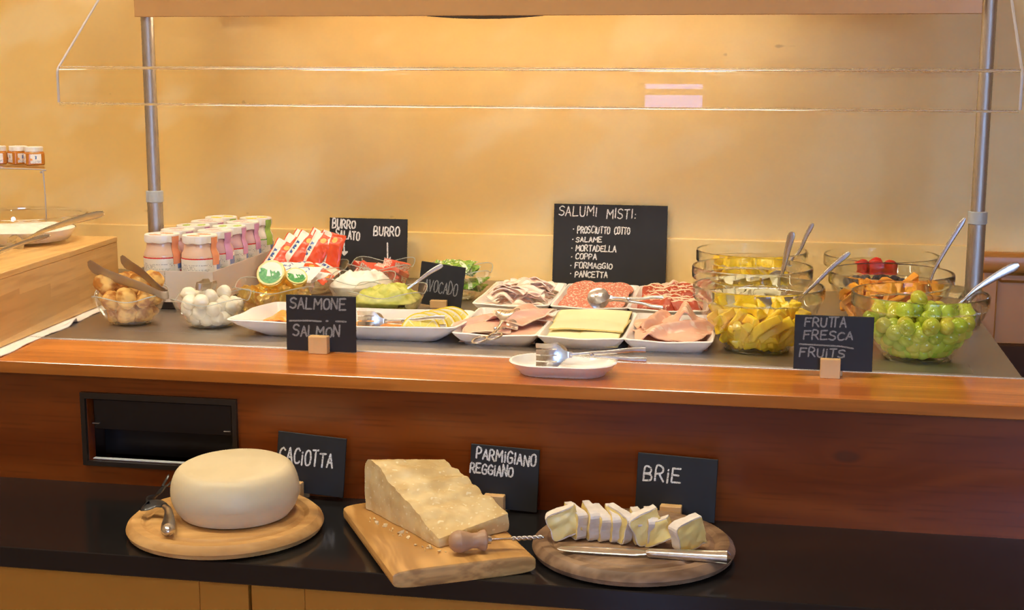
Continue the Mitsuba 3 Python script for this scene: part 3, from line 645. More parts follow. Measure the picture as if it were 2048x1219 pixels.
PLM = mikit.ply(plate_mesh(.0540, .0985, .0695, .1180, .0215, wave=cornerlift), PORCELAIN, smooth=35)
PLATES = {'ham': (-.4435, 2.284, 'front'), 'cheese': (-.3050, 2.284, 'front'), 'mortadella': (-.1685, 2.284, 'front'), 'pancetta': (-.4700, 2.566, 'back'), 'salame': (-.3290, 2.566, 'back'), 'coppa': (-.1905, 2.566, 'back')}
PL_LAB = {'ham': 'white rectangular plate of pink ham next to the lemon slices', 'cheese': 'white rectangular plate filled with pale yellow cheese slices', 'mortadella': 'white rectangular plate of folded mortadella beside the pineapple bowl',
          'pancetta': 'white rectangular plate with a pile of pale streaky bacon', 'salame': 'white rectangular plate covered by rows of salami', 'coppa': 'white rectangular plate of dark red cured meat below the SALUMI MISTI board'}
for k, (x, y, row) in PLATES.items():
    solo('rectangular_plate', PLM, None, PL_LAB[k], 'plate', 'rectangular plates of cold cuts', to_world=M4((x, y, ZT + .0002), rz=1.0) @ T().scale([1, 1.08 if row == 'back' else 1, 1]))
ZF = ZT + .0066

def f_ham(p, n, uv):
    a = fbm(p.x * 30, p.y * 30, p.z * 30, 3); b = fbm(p.x * 90 + 5, p.y * 130, p.z * 90, 3)
    c = mix((0.72, 0.37, 0.27), (0.80, 0.50, 0.38), a)
    c = mix(c, (0.85, 0.66, 0.53), 0.5 * smoothstep(0.6, 0.8, b))
    edge = dr.minimum(dr.minimum(uv.x, 1 - uv.x), dr.minimum(uv.y, 1 - uv.y))
    return mix((0.84, 0.70, 0.55), c, smoothstep(0.010, 0.035, edge + 0.02 * (b - 0.5)))
HAM = mat('ham', pr(proc(f_ham), 0.38, specular=0.45))
def f_mort(p, n, uv):
    a = fbm(p.x * 40, p.y * 40, p.z * 40, 2); d, d2, r = voronoi(uv.x * 6 + 1.6 * a, uv.y * 6 + 1.2 * fbm(p.x * 70, p.y * 70, p.z * 70, 2))
    c = mix((0.73, 0.39, 0.27), (0.78, 0.46, 0.33), a)
    return mix(c, (0.86, 0.68, 0.54), 0.75 * smoothstep(0.46, 0.14, d) * smoothstep(0.30, 0.6, r))
MORT = mat('mortadella', pr(proc(f_mort), 0.4, specular=0.4))
def f_sal(p, n, uv):
    a = fbm(uv.x * 30 + p.x * 300, uv.y * 30 + p.y * 300, p.z * 300, 3); b = noise(p.x * 420, p.y * 420, p.z * 420)
    c = mix((0.50, 0.13, 0.085), (0.66, 0.24, 0.16), a)
    return mix(c, (0.82, 0.58, 0.45), 0.8 * smoothstep(0.55, 0.72, b))
SAL = mat('salami', pr(proc(f_sal), 0.4, specular=0.4))
def f_cop(p, n, uv):
    a = fbm(p.x * 55, p.y * 55, p.z * 160, 3); w = fbm(uv.x * 5 + 9 * p.x, uv.y * 5 + p.y * 40, p.z * 20, 3)
    c = mix((0.27, 0.028, 0.016), (0.52, 0.075, 0.035), a)
    c = mix(c, (0.80, 0.50, 0.36), 0.75 * smoothstep(0.565, 0.62, w) * smoothstep(0.72, 0.66, w))
    edge = 1 - uv.y
    return mix((0.83, 0.60, 0.45), c, smoothstep(0.05, 0.13, edge + 0.05 * (a - 0.5)))
COP = mat('coppa', pr(proc(f_cop), 0.35, specular=0.45))
def f_pan(p, n, uv):
    w = fbm(uv.x * 1.5 + p.x * 12, uv.y * 6 + p.y * 12, p.z * 30, 3)
    c = mix((0.90, 0.77, 0.66), (0.92, 0.85, 0.77), fbm(p.x * 60, p.y * 60, p.z * 60, 2))
    return mix(c, (0.86, 0.53, 0.40), 0.80 * smoothstep(0.46, 0.60, w))
PAN = mat('pancetta', pr(proc(f_pan), 0.36, specular=0.45))
def f_chz(p, n, uv):
    edge = dr.minimum(dr.minimum(uv.x, 1 - uv.x), dr.minimum(uv.y, 1 - uv.y))
    c = mix((0.85, 0.76, 0.43), (0.88, 0.81, 0.52), fbm(p.x * 40, p.y * 40, p.z * 40, 2))
    return mix((0.76, 0.62, 0.24), c, smoothstep(0.004, 0.02, edge))
CHZ = mat('cheese_slice', pr(proc(f_chz), 0.42, specular=0.4))

def slice_sheet(cx, cy, z, w, d, rz, seed, amp=.004, fold=0.0, freq=26, th=.0016, nu=22, nv=22, drop=.0, round_=False, tilt=(0, 0)):
    """a soft slice lying at (cx, cy): waves, a fold ridge and drooping edges"""
    c, s = math.cos(math.radians(rz)), math.sin(math.radians(rz))
    def fn(U, V):
        x, y = (U - .5), (V - .5)
        if round_:
            k = np.maximum(np.abs(x), np.abs(y)) / np.maximum(np.sqrt(x * x + y * y), 1e-6); x, y = x * k, y * k
        x, y = x * w, y * d
        q = np.stack([x, y, 0 * x + seed * 3.1], -1)
        n = meshkit.fbm(q * freq, 3, seed) - .5
        zz = z + n * amp * 2 + fold * np.exp(-((x - y * .5 + .012 * np.sin(seed)) / .012) ** 2) - drop * ((x / w) ** 2 + (y / d) ** 2) * 4 + tilt[0] * x + tilt[1] * y
        xe = x + (meshkit.noise(q * 40 + 7, seed) - .5) * amp
        ye = y + (meshkit.noise(q * 40 + 17, seed) - .5) * amp
        return np.stack([cx + xe * c - ye * s, cy + xe * s + ye * c, zz], -1)
    return sheet(fn, nu, nv, th)
def meat(name, label, cat, group, m, **k):
    v, f, uv = slice_sheet(**k)
    v[:, 2] = np.maximum(v[:, 2], ZF)
    return solo(name, (v, f), m, label, cat, group, smooth=True, uv=uv)
rs = np.random.RandomState(21)
hx, hy, _ = PLATES['ham']
HAMS = [(0, -.038, .008, .112, .12, 3), (-.004, .052, .014, .112, .12, -6), (.022, -.030, .020, .080, .115, 12), (-.026, -.004, .023, .078, .13, -10), (.016, .058, .028, .086, .095, 16), (-.020, -.046, .0265, .070, .085, 6), (.022, .012, .033, .068, .105, -20)]
HL = ['lowest ham slice, filling the front of its white plate', 'lowest ham slice at the back end of its plate', 'ham slice right of the curved tongs', 'ham slice at the side of the plate nearest the lemons', 'raised ham slice touching the bacon plate', 'ham slice beneath the curved tongs', 'top ham slice with a pale fat streak']
for i, (x, y, z, w, d, rz) in enumerate(HAMS):
    meat('ham_slice', HL[i], 'ham', 'ham slices on the front plate', HAM, cx=hx + x, cy=hy + y, z=ZT + z - .0010, w=w * 1.10, d=d * 1.10, rz=rz, seed=30 + i, amp=.0035 + .0015 * (i > 3), fold=.010 * (i in (3, 4, 6)), drop=.003)
mx, my, _ = PLATES['mortadella']
MS = [(0, -.036, .008, .106, .115, 0, 0), (0, .045, .013, .104, .13, 5, 0), (-.020, .020, .023, .074, .12, 15, .016), (.018, -.026, .023, .080, .11, -22, .012), (.012, .040, .030, .068, .085, 30, .024), (-.024, -.046, .025, .056, .085, 8, .010)]
ML = ['lowest mortadella slice at the front of its plate', 'lowest mortadella slice at the back of its plate', 'folded mortadella slice beside the yellow cheese plate', 'folded mortadella slice beside the pineapple bowl', 'mortadella slice folded up into a peak', 'rolled mortadella slice at the front corner of its plate']
for i, (x, y, z, w, d, rz, fo) in enumerate(MS):
    meat('mortadella_slice', ML[i], 'mortadella', 'mortadella slices on the front plate', MORT, cx=mx + x, cy=my + y, z=ZT + z + .0015, w=w * 1.16, d=d * 1.12, rz=rz, seed=50 + i, amp=.005, fold=fo, drop=.005, nu=30, nv=30)
cx_, cy_, _ = PLATES['cheese']
CS = [(0, -.052, .010, .103, .085, 0), (.001, .056, .014, .103, .095, 0), (-.024, -.030, .0165, .060, .115, 1), (.026, -.026, .0185, .056, .118, -1), (-.001, .062, .026, .106, .095, 2), (.002, .004, .0245, .104, .090, -1)]
CL = ['lowest pale cheese slice at the front of its plate', 'lowest pale cheese slice at the back of its plate', 'pale cheese slice on the side next to the ham', 'pale cheese slice on the side next to the mortadella', 'upper pale cheese slice at the back of the plate', 'topmost pale cheese slice across the middle of the plate']
for i, (x, y, z, w, d, rz) in enumerate(CS):
    meat('cheese_slice', CL[i], 'cheese', 'pale cheese slices on the front plate', CHZ, cx=cx_ + x, cy=cy_ + y, z=ZT + z + .0010, w=w * 1.16, d=d * 1.22, rz=rz, seed=70 + i, amp=.0016, th=.0024, drop=.002, freq=18)
# salami: rows of overlapping rounds, each leaning on the one behind
sx, sy, _ = PLATES['salame']
for r in range(8):
    for c in range(3):
        y = .104 - r * .0285 + rs.randn() * .002; x = (-.033 + c * .033) + rs.randn() * .0025
        meat('salami_slice', 'thin round salami slice in the overlapping rows on its plate', 'salami', 'salami slices in overlapping rows', SAL, cx=sx + x, cy=sy + y, z=ZT + .020 + .006 * math.sin(r * .5), w=.047, d=.054, rz=rs.randn() * 14, seed=100 + r * 3 + c, amp=.0026, round_=True, tilt=(0, .34 - .02 * c), nu=14, nv=14, th=.0013)
# dark cured meat in wavy rows
qx, qy, _ = PLATES['coppa']
for r in range(9):
    for c in range(3):
        y = .092 - r * .0235 + rs.randn() * .002; x = -.033 + c * .033 + rs.randn() * .002
        back = r == 0 and c > 0
        meat('cured_meat_slice', 'dark red cured meat slice with a pale fat rim in the wavy rows', 'cured meat', 'dark cured meat slices in wavy rows', COP, cx=qx + x, cy=qy + y, z=ZT + .0215 + .004 * math.sin(r), w=.043, d=.038 + .012 * back, rz=rs.randn() * 12, seed=200 + r * 3 + c, amp=.0065, freq=60, tilt=(0, .55), nu=18, nv=12, th=.0014, drop=.002)
# pale bacon: ribbons crumpled into a heap
px_, py_, _ = PLATES['pancetta']
for i in range(46):
    q = i / 45
    lim = 1 - .30 * q
    L, W_, rz, sd = rs.uniform(.055, .085), rs.uniform(.016, .026), rs.normal(0, 22), 300 + i
    x, y = rs.uniform(-1, 1) * max(.004, .062 - L / 2) * lim, rs.uniform(-.102, .102) * lim
    c, s_ = math.cos(math.radians(rz)), math.sin(math.radians(rz)); z0 = ZT + .013 + .030 * q
    def fn(U, V):
        a = (U - .5) * L; b = (V - .5) * W_
        wv = .0034 * np.sin(U * 9 + sd) + .006 * (meshkit.fbm(np.stack([a * 30, b * 30, 0 * a + sd], -1), 2, sd) - .5)
        tw = .45 * np.sin(U * 5 + sd * 1.7)
        X = a; Yy = b * np.cos(tw) + .006 * np.sin(U * 4 + sd); Z = z0 + wv + b * np.sin(tw) - .008 * (2 * U - 1) ** 2
        return np.stack([px_ + x + X * c - Yy * s_, py_ + y + X * s_ + Yy * c, Z], -1)
    v, f, uv = sheet(fn, 20, 7, .0016)
    solo('bacon_slice', (v, f), PAN, 'thin pale pink bacon slice in the crumpled heap on its plate', 'bacon', 'bacon slices in a crumpled heap', smooth=True, uv=uv)

# ------------------------------------------------------------------ serving tongs: a slotted fork facing a spoon, crossed at a pivot, finger rings or flat ends
def bent(poly, th, fn, edge=.0035):
    m = trimesh.Trimesh(*prism(poly, th, -th / 2), process=True); m = m.subdivide_to_size(edge)
    return fn(np.array(m.vertices)), np.array(m.faces)
def fork_head(W=.032, L=.046, tines=4, th=.0014, cup=.010):
    body = Polygon([(-L, -W / 2), (-L * .35, -W / 2), (-.006, -W * .18), (0, -.0028), (.004, -.0026), (.004, .0026), (0, .0028), (-.006, W * .18), (-L * .35, W / 2), (-L, W / 2)]).buffer(.0015)
    w = W / (tines * 2 - 1)
    for k in range(tines - 1):
        y = -W / 2 + w * (2 * k + 1.5); body = body.difference(LineString([(-L - .01, y), (-L * .36, y)]).buffer(w * .22))
    def fn(v):
        u = np.clip(-v[:, 0] / L, 0, 1.1)
        z = cup * (np.sin(u * 2.6) - .25 * u) + v[:, 2] + (v[:, 1] / W) ** 2 * .012 * np.clip(u * 2, 0, 1)
        return np.stack([v[:, 0], v[:, 1], z], 1)
    return bent(body, th, fn)
def spoon_head(W=.030, L=.042, th=.0014, cup=-.009, hole=False):
    a = np.linspace(0, 2 * np.pi, 40)
    body = Polygon(np.stack([-L * .55 + L * .47 * np.cos(a), W / 2 * np.sin(a)], 1)).union(Polygon([(-.012, -.004), (.004, -.0026), (.004, .0026), (-.012, .004)])).buffer(.0008)
    if hole: body = body.difference(Point(-L * .62, 0).buffer(.0045))
    def fn(v):
        u = np.clip(-v[:, 0] / L, 0, 1.1)
        z = cup * np.sin(u * 3.0) + v[:, 2] - (v[:, 1] / W) ** 2 * .014 * np.clip(u * 2, 0, 1)
        return np.stack([v[:, 0], v[:, 1], z], 1)
    return bent(body, th, fn)
def tongs(label, loc, rz, pitch, rollx, group=None, L=.165, flat=False, hole=False, rings=False, scale=1.0, gap=.008):
    t = thing('serving_tongs', label, 'tongs', group)
    R = T().translate(list(loc)).rotate([0, 0, 1], rz).rotate([0, 1, 0], pitch).rotate([1, 0, 0], rollx).scale(scale)
    M = np4(R); H = L - .042
    for s, nm, head in ((1, 'fork_arm', spoon_head(L=.040, W=.030, cup=.006, hole=True) if hole else fork_head()), (-1, 'spoon_arm', spoon_head())):
        hd = moved(head, np4(T().translate([0, 0, s * gap * .7])))
        path = smooth_path([(.002, 0, s * gap * .7), (.016, s * .0012, s * .0035), (.034, s * .0022, s * .0016), (.06, s * .004, s * .0022), (H * .8, s * .0075, s * .004), (H, s * .008, s * .0045)], 26)
        if rings:
            arm = sweep(path[:16], np.linspace(.0026, .0022, 16), .0016, 10, side=(0, 1, 0))
            c = path[15] + [.016, s * .010, 0]; a = np.linspace(0, 2 * np.pi, 33)[:-1]
            tor = loft([np.array([[c[0] + (.0165 + .0019 * math.cos(p)) * math.cos(q), c[1] + (.0125 + .0019 * math.cos(p)) * math.sin(q), c[2] + .0016 * math.sin(p)] for p in np.linspace(0, 2 * np.pi, 9)[:-1]]) for q in np.append(a, 2 * np.pi)], False, False)
            m = join(hd, arm, outward(tor))
        else:
            w = np.interp(np.linspace(0, 1, 26), [0, .2, .35, .7, 1], [.0028, .0022, .0028, .0042 if flat else .0034, .0050 if flat else .0038])
            m = join(hd, sweep(path, w, np.interp(np.linspace(0, 1, 26), [0, .5, 1], [.0014, .0014, .0011]), 12, side=(0, 1, 0)))
        add(nm, moved(m, M), CHROME, smooth=40, parent=t)
    add('pivot', moved(sweep([(.034, 0, -.006), (.034, 0, -.0045), (.034, 0, .0045), (.034, 0, .006)], [.002, .0034, .0034, .002], None, 14), M), CHROME, smooth=40, parent=t)
    return t
# small oval dish with its tongs on the wooden ledge
solo('oval_dish', plate_mesh(.062, .034, .0775, .0480, .0185, th=.0042, rc0=.033, rc1=.0475), PORCELAIN, 'small white oval dish on the wooden ledge', 'dish', smooth=35, to_world=M4((-.3065, 2.012, ZT + .0002), rz=1.5))
tongs('fork and spoon tongs lying across the small oval dish', (-.2985, 2.018, ZT + .0275), 0, -2, 84, 'serving tongs of the buffet', L=.155)
tongs('fork and spoon tongs on the salmon platter, between salmon and lemon', (-.640, 2.236, ZT + .0245), 2, -1, 80, 'serving tongs of the buffet', L=.152, scale=.93)
tongs('tongs with a pierced spoon lying over the salami and the dark cured meat', (-.290, 2.450, ZT + .0385), -2, 2, 55, 'serving tongs of the buffet', L=.140, hole=True, scale=.95)
tongs('curved tongs with finger rings standing on the ham slices', (-.434, 2.204, ZT + .0330), -100, 8, 8, 'serving tongs of the buffet', rings=True, L=.115, scale=.92)

# ------------------------------------------------------------------ salmon platter
def platter_wave(t):
    c, s = np.cos(t), np.sin(t)
    return .010 * np.clip(-c, 0, 1) ** 3 * (.4 + .6 * np.clip(s + .3, 0, 1)) + .003 * np.clip(np.abs(np.sin(2 * t)), 0, 1) ** 4
def platter():
    v, f = plate_mesh(.150, .0555, .186, .0810, .027, wave=platter_wave, rc0=.02, rc1=.014)
    ss = lambda a, b, x: (lambda t: t * t * (3 - 2 * t))(np.clip((x - a) / (b - a), 0, 1))
    k = ss(0, .03, v[:, 2]) * ss(.08, .19, -v[:, 0]); y = v[:, 1].copy()
    v[:, 1] -= k * .010 * ss(0, .06, -y); v[:, 0] -= k * .010 * ss(0, .07, -y); v[:, 0] += k * .016 * ss(0, .07, y)
    return v, f
solo('salmon_platter', platter(), PORCELAIN, 'long white platter of smoked salmon with one upswept end', 'plate', smooth=35, to_world=M4((-.692, 2.2475, ZT + .0002), rz=0))
def f_salm(p, n, uv):
    w = fbm(p.x * 28, p.y * 28, p.z * 30, 2); st = dr.abs(dr.sin((uv.x * 3 + uv.y * 1 + 2.5 * w) * 6.283))
    c = mix((0.80, 0.24, 0.025), (0.85, 0.34, 0.05), w)
    return mix(c, (0.88, 0.55, 0.25), 0.4 * smoothstep(0.85, 0.98, st))
SALM = mat('salmon', pr(proc(f_salm), 0.28, specular=0.5))
for i in range(13):
    x = -.835 + i * .0215 if i < 11 else -.81 + (i - 11) * .03
    y = 2.247 + rs.uniform(-.012, .012)
    nm = ['smoked salmon slice left of the SALMONE sign, foremost of the orange heap', 'smoked salmon slice in the orange heap at the upswept end of the platter', 'smoked salmon slice on the upswept side, close to the SALMONE sign'][i] if i < 3 else 'smoked salmon slice lying flat along the middle of the long platter'
    v, f, uv = slice_sheet(x, y, ZT + .013 + .003 * (i % 3) + .008 * (i > 10), .050, .070, rs.normal(70, 25), 400 + i, amp=.005, fold=.006 * (i % 2), drop=.005, th=.0022, nu=18, nv=18)
    v[:, 2] = np.maximum(v[:, 2], ZF)
    solo('salmon_slice', (v, f), SALM, nm, 'salmon', 'smoked salmon slices on the platter', smooth=True, uv=uv)
def f_lem(p, n, uv):
    r = dr.sqrt(dr.square(uv.x - .5) + dr.square(uv.y)) * 2; a = dr.atan2(uv.y, uv.x - .5)
    seg = dr.abs(dr.sin(a * 4.0)); fl = mix((0.80, 0.66, 0.10), (0.86, 0.76, 0.24), noise(uv.x * 60, uv.y * 60, 1.0))
    c = mix((0.88, 0.83, 0.56), fl, smoothstep(0.06, 0.20, seg) * smoothstep(0.10, 0.2, r))
    c = mix(c, (0.88, 0.84, 0.60), smoothstep(0.80, 0.85, r))
    return mix(c, (0.80, 0.58, 0.015), smoothstep(0.91, 0.94, r))
LEM = mat('lemon', pr(proc(f_lem), 0.3, specular=0.5))
def lemon_half(R=.0335, th=.0060):
    a = np.linspace(0, np.pi, 26); rings = []
    for z, k in ((-th / 2, .955), (-th / 2 + .0008, 1), (th / 2 - .0008, 1), (th / 2, .955)):
        rings.append(np.vstack([np.stack([R * k * np.cos(a), R * k * np.sin(a), a * 0 + z], 1), np.stack([np.linspace(-R * k, R * k, 10)[1:-1], np.zeros(8), np.full(8, z)], 1)]))
    v, f = outward(loft(rings))
    return v, f, np.stack([v[:, 0] / (2 * R) + .5, v[:, 1] / (2 * R)], 1)
lv, lf, luv = lemon_half()
LLAB = ['foremost half slice of lemon on the salmon platter, cut face to the guest', 'second half slice of lemon, just behind the foremost', 'third half slice of lemon in the fan', 'fourth half slice of lemon in the fan', 'rearmost half slice of lemon, next to the ham plate']
LM = mikit.ply((lv, lf), LEM, smooth=True, uv=luv)
for i in range(5):
    solo('lemon_slice', LM, None, LLAB[i], 'lemon', 'fanned lemon slices on the salmon platter', to_world=M4((-.578 + i * .0105, 2.232 + i * .0140, ZT + .0085 + .0010 * i), rz=10 + 5 * i, rx=64 - 2 * i))

# ------------------------------------------------------------------ fruit bowls
BR, BH = .1030, .1030
OUT = [(0, .0002), (.046, .0002), (.050, .0014), (.053, .006), (.066, .022), (.082, .045), (.0935, .066), (.0985, .0795), (.0993, .0815), (.1022, .0825), (.1030, .086), (.1030, .1005), (.1022, .1026)]
INN = [(.1000, .1028), (.0992, .1005), (.0985, .084), (.0968, .0795), (.0910, .066), (.0795, .0455), (.064, .025), (.050, .0120), (.038, .0078), (0, .0068)]
OB = [q for q in OUT if q[1] < .083]
def shell(prof, n=72):      # a single open sheet
    v, f = loft([circle(max(r, 1e-5), z, n) for r, z in prof], False, False)
    return v, f[:, ::-1]
def ring(prof, n=72):       # a closed ring turned from a closed outline
    return outward(loft([circle(r, z, n) for r, z in prof + prof[:1]], False, False))
BODY = mikit.ply(shell([(.002, .0006)] + OB[1:]), PANE_T, smooth=40)
RIM = mikit.ply(ring([(.0993, .0815), (.1022, .0825), (.1030, .086), (.1030, .1005), (.1022, .1026), (.1000, .1028), (.0992, .1005), (.0985, .0835)]), GLASS, smooth=32)
FOOT = mikit.ply(ring([(.0400, .0004), (.0495, .0004), (.0515, .0025), (.0505, .0052), (.0440, .0052), (.0400, .0030)]), GLASS, smooth=40)
iz = np.array([z for r, z in INN])[::-1]; ir = np.array([r for r, z in INN])[::-1]
rin = lambda z: np.interp(z, iz, ir)
BOWLS = {'pineapple': (-.0310, 2.246, 0), 'grapes': (.2130, 2.222, 0), 'melon': (-.0455, 2.453, 0), 'cantaloupe': (.1845, 2.4315, 0), 'mango': (-.0515, 2.662, 0), 'berries': (.1820, 2.642, 0)}
BLAB = {'pineapple': 'large round glass bowl of pineapple sticks beside the mortadella plate', 'grapes': 'large round glass bowl full of green grapes', 'melon': 'round glass bowl of white melon behind the front pineapple bowl', 'cantaloupe': 'round glass bowl of orange melon behind the grapes',
        'mango': 'round glass bowl of yellow fruit at the wall, behind the white melon', 'berries': 'round glass bowl of berries at the wall, behind the orange melon'}
for k, (x, y, q) in BOWLS.items():
    t = thing('fruit_bowl', BLAB[k], 'bowl', 'large glass fruit bowls')
    for nm, m in (('body', BODY), ('rim', RIM), ('foot', FOOT)): add(nm, m, None, parent=t, to_world=M4((x, y, ZT + .0003)))
def f_pine(p, n, uv):
    a = fbm(p.x * 60, p.y * 60, p.z * 60, 3); b = noise(p.x * 190, p.y * 190, p.z * 50)
    c = mix((0.86, 0.55, 0.004), (0.89, 0.68, 0.03), a)
    return mix(c, (0.74, 0.40, 0.006), 0.4 * smoothstep(0.55, 0.9, b))
PINE = mat('pineapple', pr(proc(f_pine), 0.25, specular=0.5))
ORANGE = mat('cantaloupe', pr((0.86, 0.36, 0.035), 0.28, specular=0.5))
MELON = mat('white_melon', pr((0.82, 0.78, 0.56), 0.28, specular=0.5))
GRAPES = [mat(f'grape_{i}', pr(c, 0.16, specular=0.5, clearcoat=0.3)) for i, c in enumerate([(0.40, 0.53, 0.030), (0.47, 0.57, 0.045), (0.33, 0.46, 0.028), (0.54, 0.53, 0.050)])]
BLUE = mat('blueberry', pr((0.022, 0.024, 0.055), 0.4))
STRAW = mat('strawberry', pr((0.56, 0.018, 0.012), 0.28, specular=0.5))
def chunk(seed, L, W, Hh, taper=.75, bend=0.0, wedge=.5):
    r = np.random.RandomState(seed); pts = []
    for u in np.linspace(-.5, .5, 5):
        k = 1 - (1 - taper) * (u + .5); bx = bend * (u * u - .25) * L
        for a, b in ((-1, -1), (1, -1), (wedge, 1), (-wedge, 1)):
            pts.append([a * W / 2 * k + bx + r.randn() * .0006, b * Hh / 2 * k + r.randn() * .0006, u * L])
    P = np.array(pts); rings = [P[i * 4:(i + 1) * 4] for i in range(5)]
    big = []
    for R in rings:      # rounded quad
        Q = []
        for i in range(4):
            a, b, c = R[i - 1], R[i], R[(i + 1) % 4]
            Q += [b + (a - b) * .24, b + ((a - b) + (c - b)) * .06, b + (c - b) * .24]
        big.append(np.array(Q))
    first = big[0].mean(0) + (big[0] - big[0].mean(0)) * .86 - [0, 0, .0012]; last = big[-1].mean(0) + (big[-1] - big[-1].mean(0)) * .86 + [0, 0, .0012]
    return outward(loft([first] + big + [last]))
def fill(kind, name, m, label, cat, group, n, k, seg, r, variants, seed, spread=.045, z0=.03, dz=.0016):
    x, y, q = BOWLS[kind]
    P = pile(seed, n, k, seg, r, rin, .0080, spread, z0=z0, dz=dz)
    rs = np.random.RandomState(seed + 1)
    for i in range(n):
        ax = P[i, -1] - P[i, 0] if k > 1 else rs.randn(3)
        mm = variants[i % len(variants)]
        solo(name, mm, None, label, cat, group, to_world=T().translate([x, y, ZT + .0006]) @ frame(ax, rs.rand() * 6.28, P[i].mean(0)))
PV = [mikit.ply(chunk(i, .056 + .006 * (i % 3), .0195, .0165, .78, .30 * (i % 2), .5), PINE, smooth=75) for i in range(5)]
fill('pineapple', 'pineapple_piece', None, 'yellow pineapple stick in the front glass bowl', 'pineapple', 'pineapple pieces in the front bowl', 72, 3, .0175, .0104, PV, 11)
fill('mango', 'pineapple_piece', None, 'yellow fruit piece in the glass bowl nearest the wall, behind the white melon', 'pineapple', 'yellow fruit pieces in the back bowl', 74, 3, .0175, .0104, PV, 12)
OV = [mikit.ply(chunk(20 + i, .060 + .006 * (i % 3), .0185, .0150, .6, .5, .55), ORANGE, smooth=75) for i in range(5)]
fill('cantaloupe', 'orange_melon_piece', None, 'orange melon stick in the bowl behind the grapes', 'melon', 'orange melon pieces', 102, 3, .0180, .0104, OV, 13)
WV = [mikit.ply(chunk(40 + i, .054, .020, .0165, .7, .4, .6), MELON, smooth=75) for i in range(4)]
fill('melon', 'white_melon_piece', None, 'white melon piece in the bowl behind the front pineapple', 'melon', 'white melon pieces', 66, 3, .0165, .0104, WV, 14)
def egg(r, k=1.12, n=(12, 20)):
    m = trimesh.creation.uv_sphere(r, count=n); v = np.array(m.vertices); v[:, 2] *= k; return v, np.array(m.faces)
GV = [mikit.ply(egg(.0122 + .0006 * (i % 3 - 1), 1.08 + .06 * (i % 2)), GRAPES[i % 4], smooth=True) for i in range(8)]
fill('grapes', 'grape', None, 'green grape in the front glass bowl', 'grape', 'green grapes in the bowl', 150, 1, 0, .0122, GV, 15, spread=.05, dz=.0012)
BV = [mikit.ply(egg(.0078 + .0008 * i, .92, (9, 14)), BLUE, smooth=True) for i in range(2)]
fill('berries', 'blueberry', None, 'dark blueberry in the bowl at the wall', 'blueberry', 'blueberries in the bowl', 285, 1, 0, .0086, BV, 16, spread=.05, dz=.0008)
def straw(seed):
    P = [(0, -.014), (.006, -.0125), (.0125, -.004), (.0135, .003), (.010, .009), (.003, .0108), (0, .0105)]
    q = smooth_path([(a, 0, b) for a, b in P], 16); v, f = lathe([(max(a[0], 0), a[2]) for a in q], 18)
    return v + (meshkit.noise(v * 240, seed) - .5)[:, None] * .0012, f
top_b = .0740
for i, (dx, dy, dz, rx, ry) in enumerate([(-.012, -.052, .004, 80, 20), (-.034, -.034, .003, 60, 70), (.014, -.034, .003, 95, -40), (-.010, -.012, .004, 70, 100)]):
    x, y, q = BOWLS['berries']
    solo('strawberry', straw(i), STRAW, ['red strawberry lying foremost on the blueberries', 'red strawberry on the blueberries toward the yellow fruit bowl', 'red strawberry on the blueberries toward the spoon', 'red strawberry in the middle of the blueberries'][i], 'strawberry', 'strawberries on the blueberries', smooth=40, to_world=M4((x + dx, y + dy, ZT + top_b + dz + .008), rx=rx, ry=ry))
# spoons standing in the bowls
def spoon(label, bottom, rim, tip, m=CHROME, wide=.0044, cat='spoon'):
    t = thing('serving_spoon', label, cat)
    b, r, e = map(np.array, (bottom, rim, tip)); n = 28
    mid = r + (e - r) * .5 + np.array([0, 0, .002])
    path = smooth_path([b, (b + r) / 2, r, mid, e], n); u = np.linspace(0, 1, n)
    sd = np.cross(path[-1] - path[0], [0.15, 1, 0.1]); 
    sd = np.cross(path[-1] - path[0], np.cross([0, 0, 1], path[-1] - path[0])) if abs(sd @ sd) < 1e-9 else sd
    add('handle', sweep(path, np.interp(u, [0, .35, .7, .95, 1], [.0026, .0024, wide * .8, wide, wide * .55]), np.interp(u, [0, .5, 1], [.0018, .0015, .0013]), 14, side=sd), m, smooth=40, parent=t)
    d = (path[1] - path[0]) / np.linalg.norm(path[1] - path[0]); a = np.linspace(0, 1, 12)
    add('spoon_head', sweep([b - d * q for q in np.linspace(-.002, .040, 12)], .0026 + .014 * np.sin(np.pi * np.clip(a * .98, 0, 1)) ** .6, .0012, 18, side=sd), m, smooth=40, parent=t)
    return t
spoon('steel spoon leaning out of the front pineapple bowl', (.012, 2.250, 1.152), (.0555, 2.252, 1.196), (.1070, 2.252, 1.2475))
spoon('upright steel spoon in the white melon bowl', (-.004, 2.428, 1.150), (.0068, 2.424, 1.195), (.0195, 2.420, 1.2570), wide=.0065)
spoon('steel spoon leaning out of the yellow fruit bowl at the wall', (.005, 2.640, 1.155), (.0350, 2.642, 1.195), (.0575, 2.640, 1.2470))
spoon('steel fork leaning out of the orange melon bowl', (.240, 2.440, 1.152), (.2560, 2.440, 1.200), (.2990, 2.440, 1.2845))
spoon('steel spoon leaning out of the green grape bowl', (.250, 2.240, 1.150), (.2990, 2.255, 1.1955), (.3600, 2.262, 1.2345), wide=.0075)

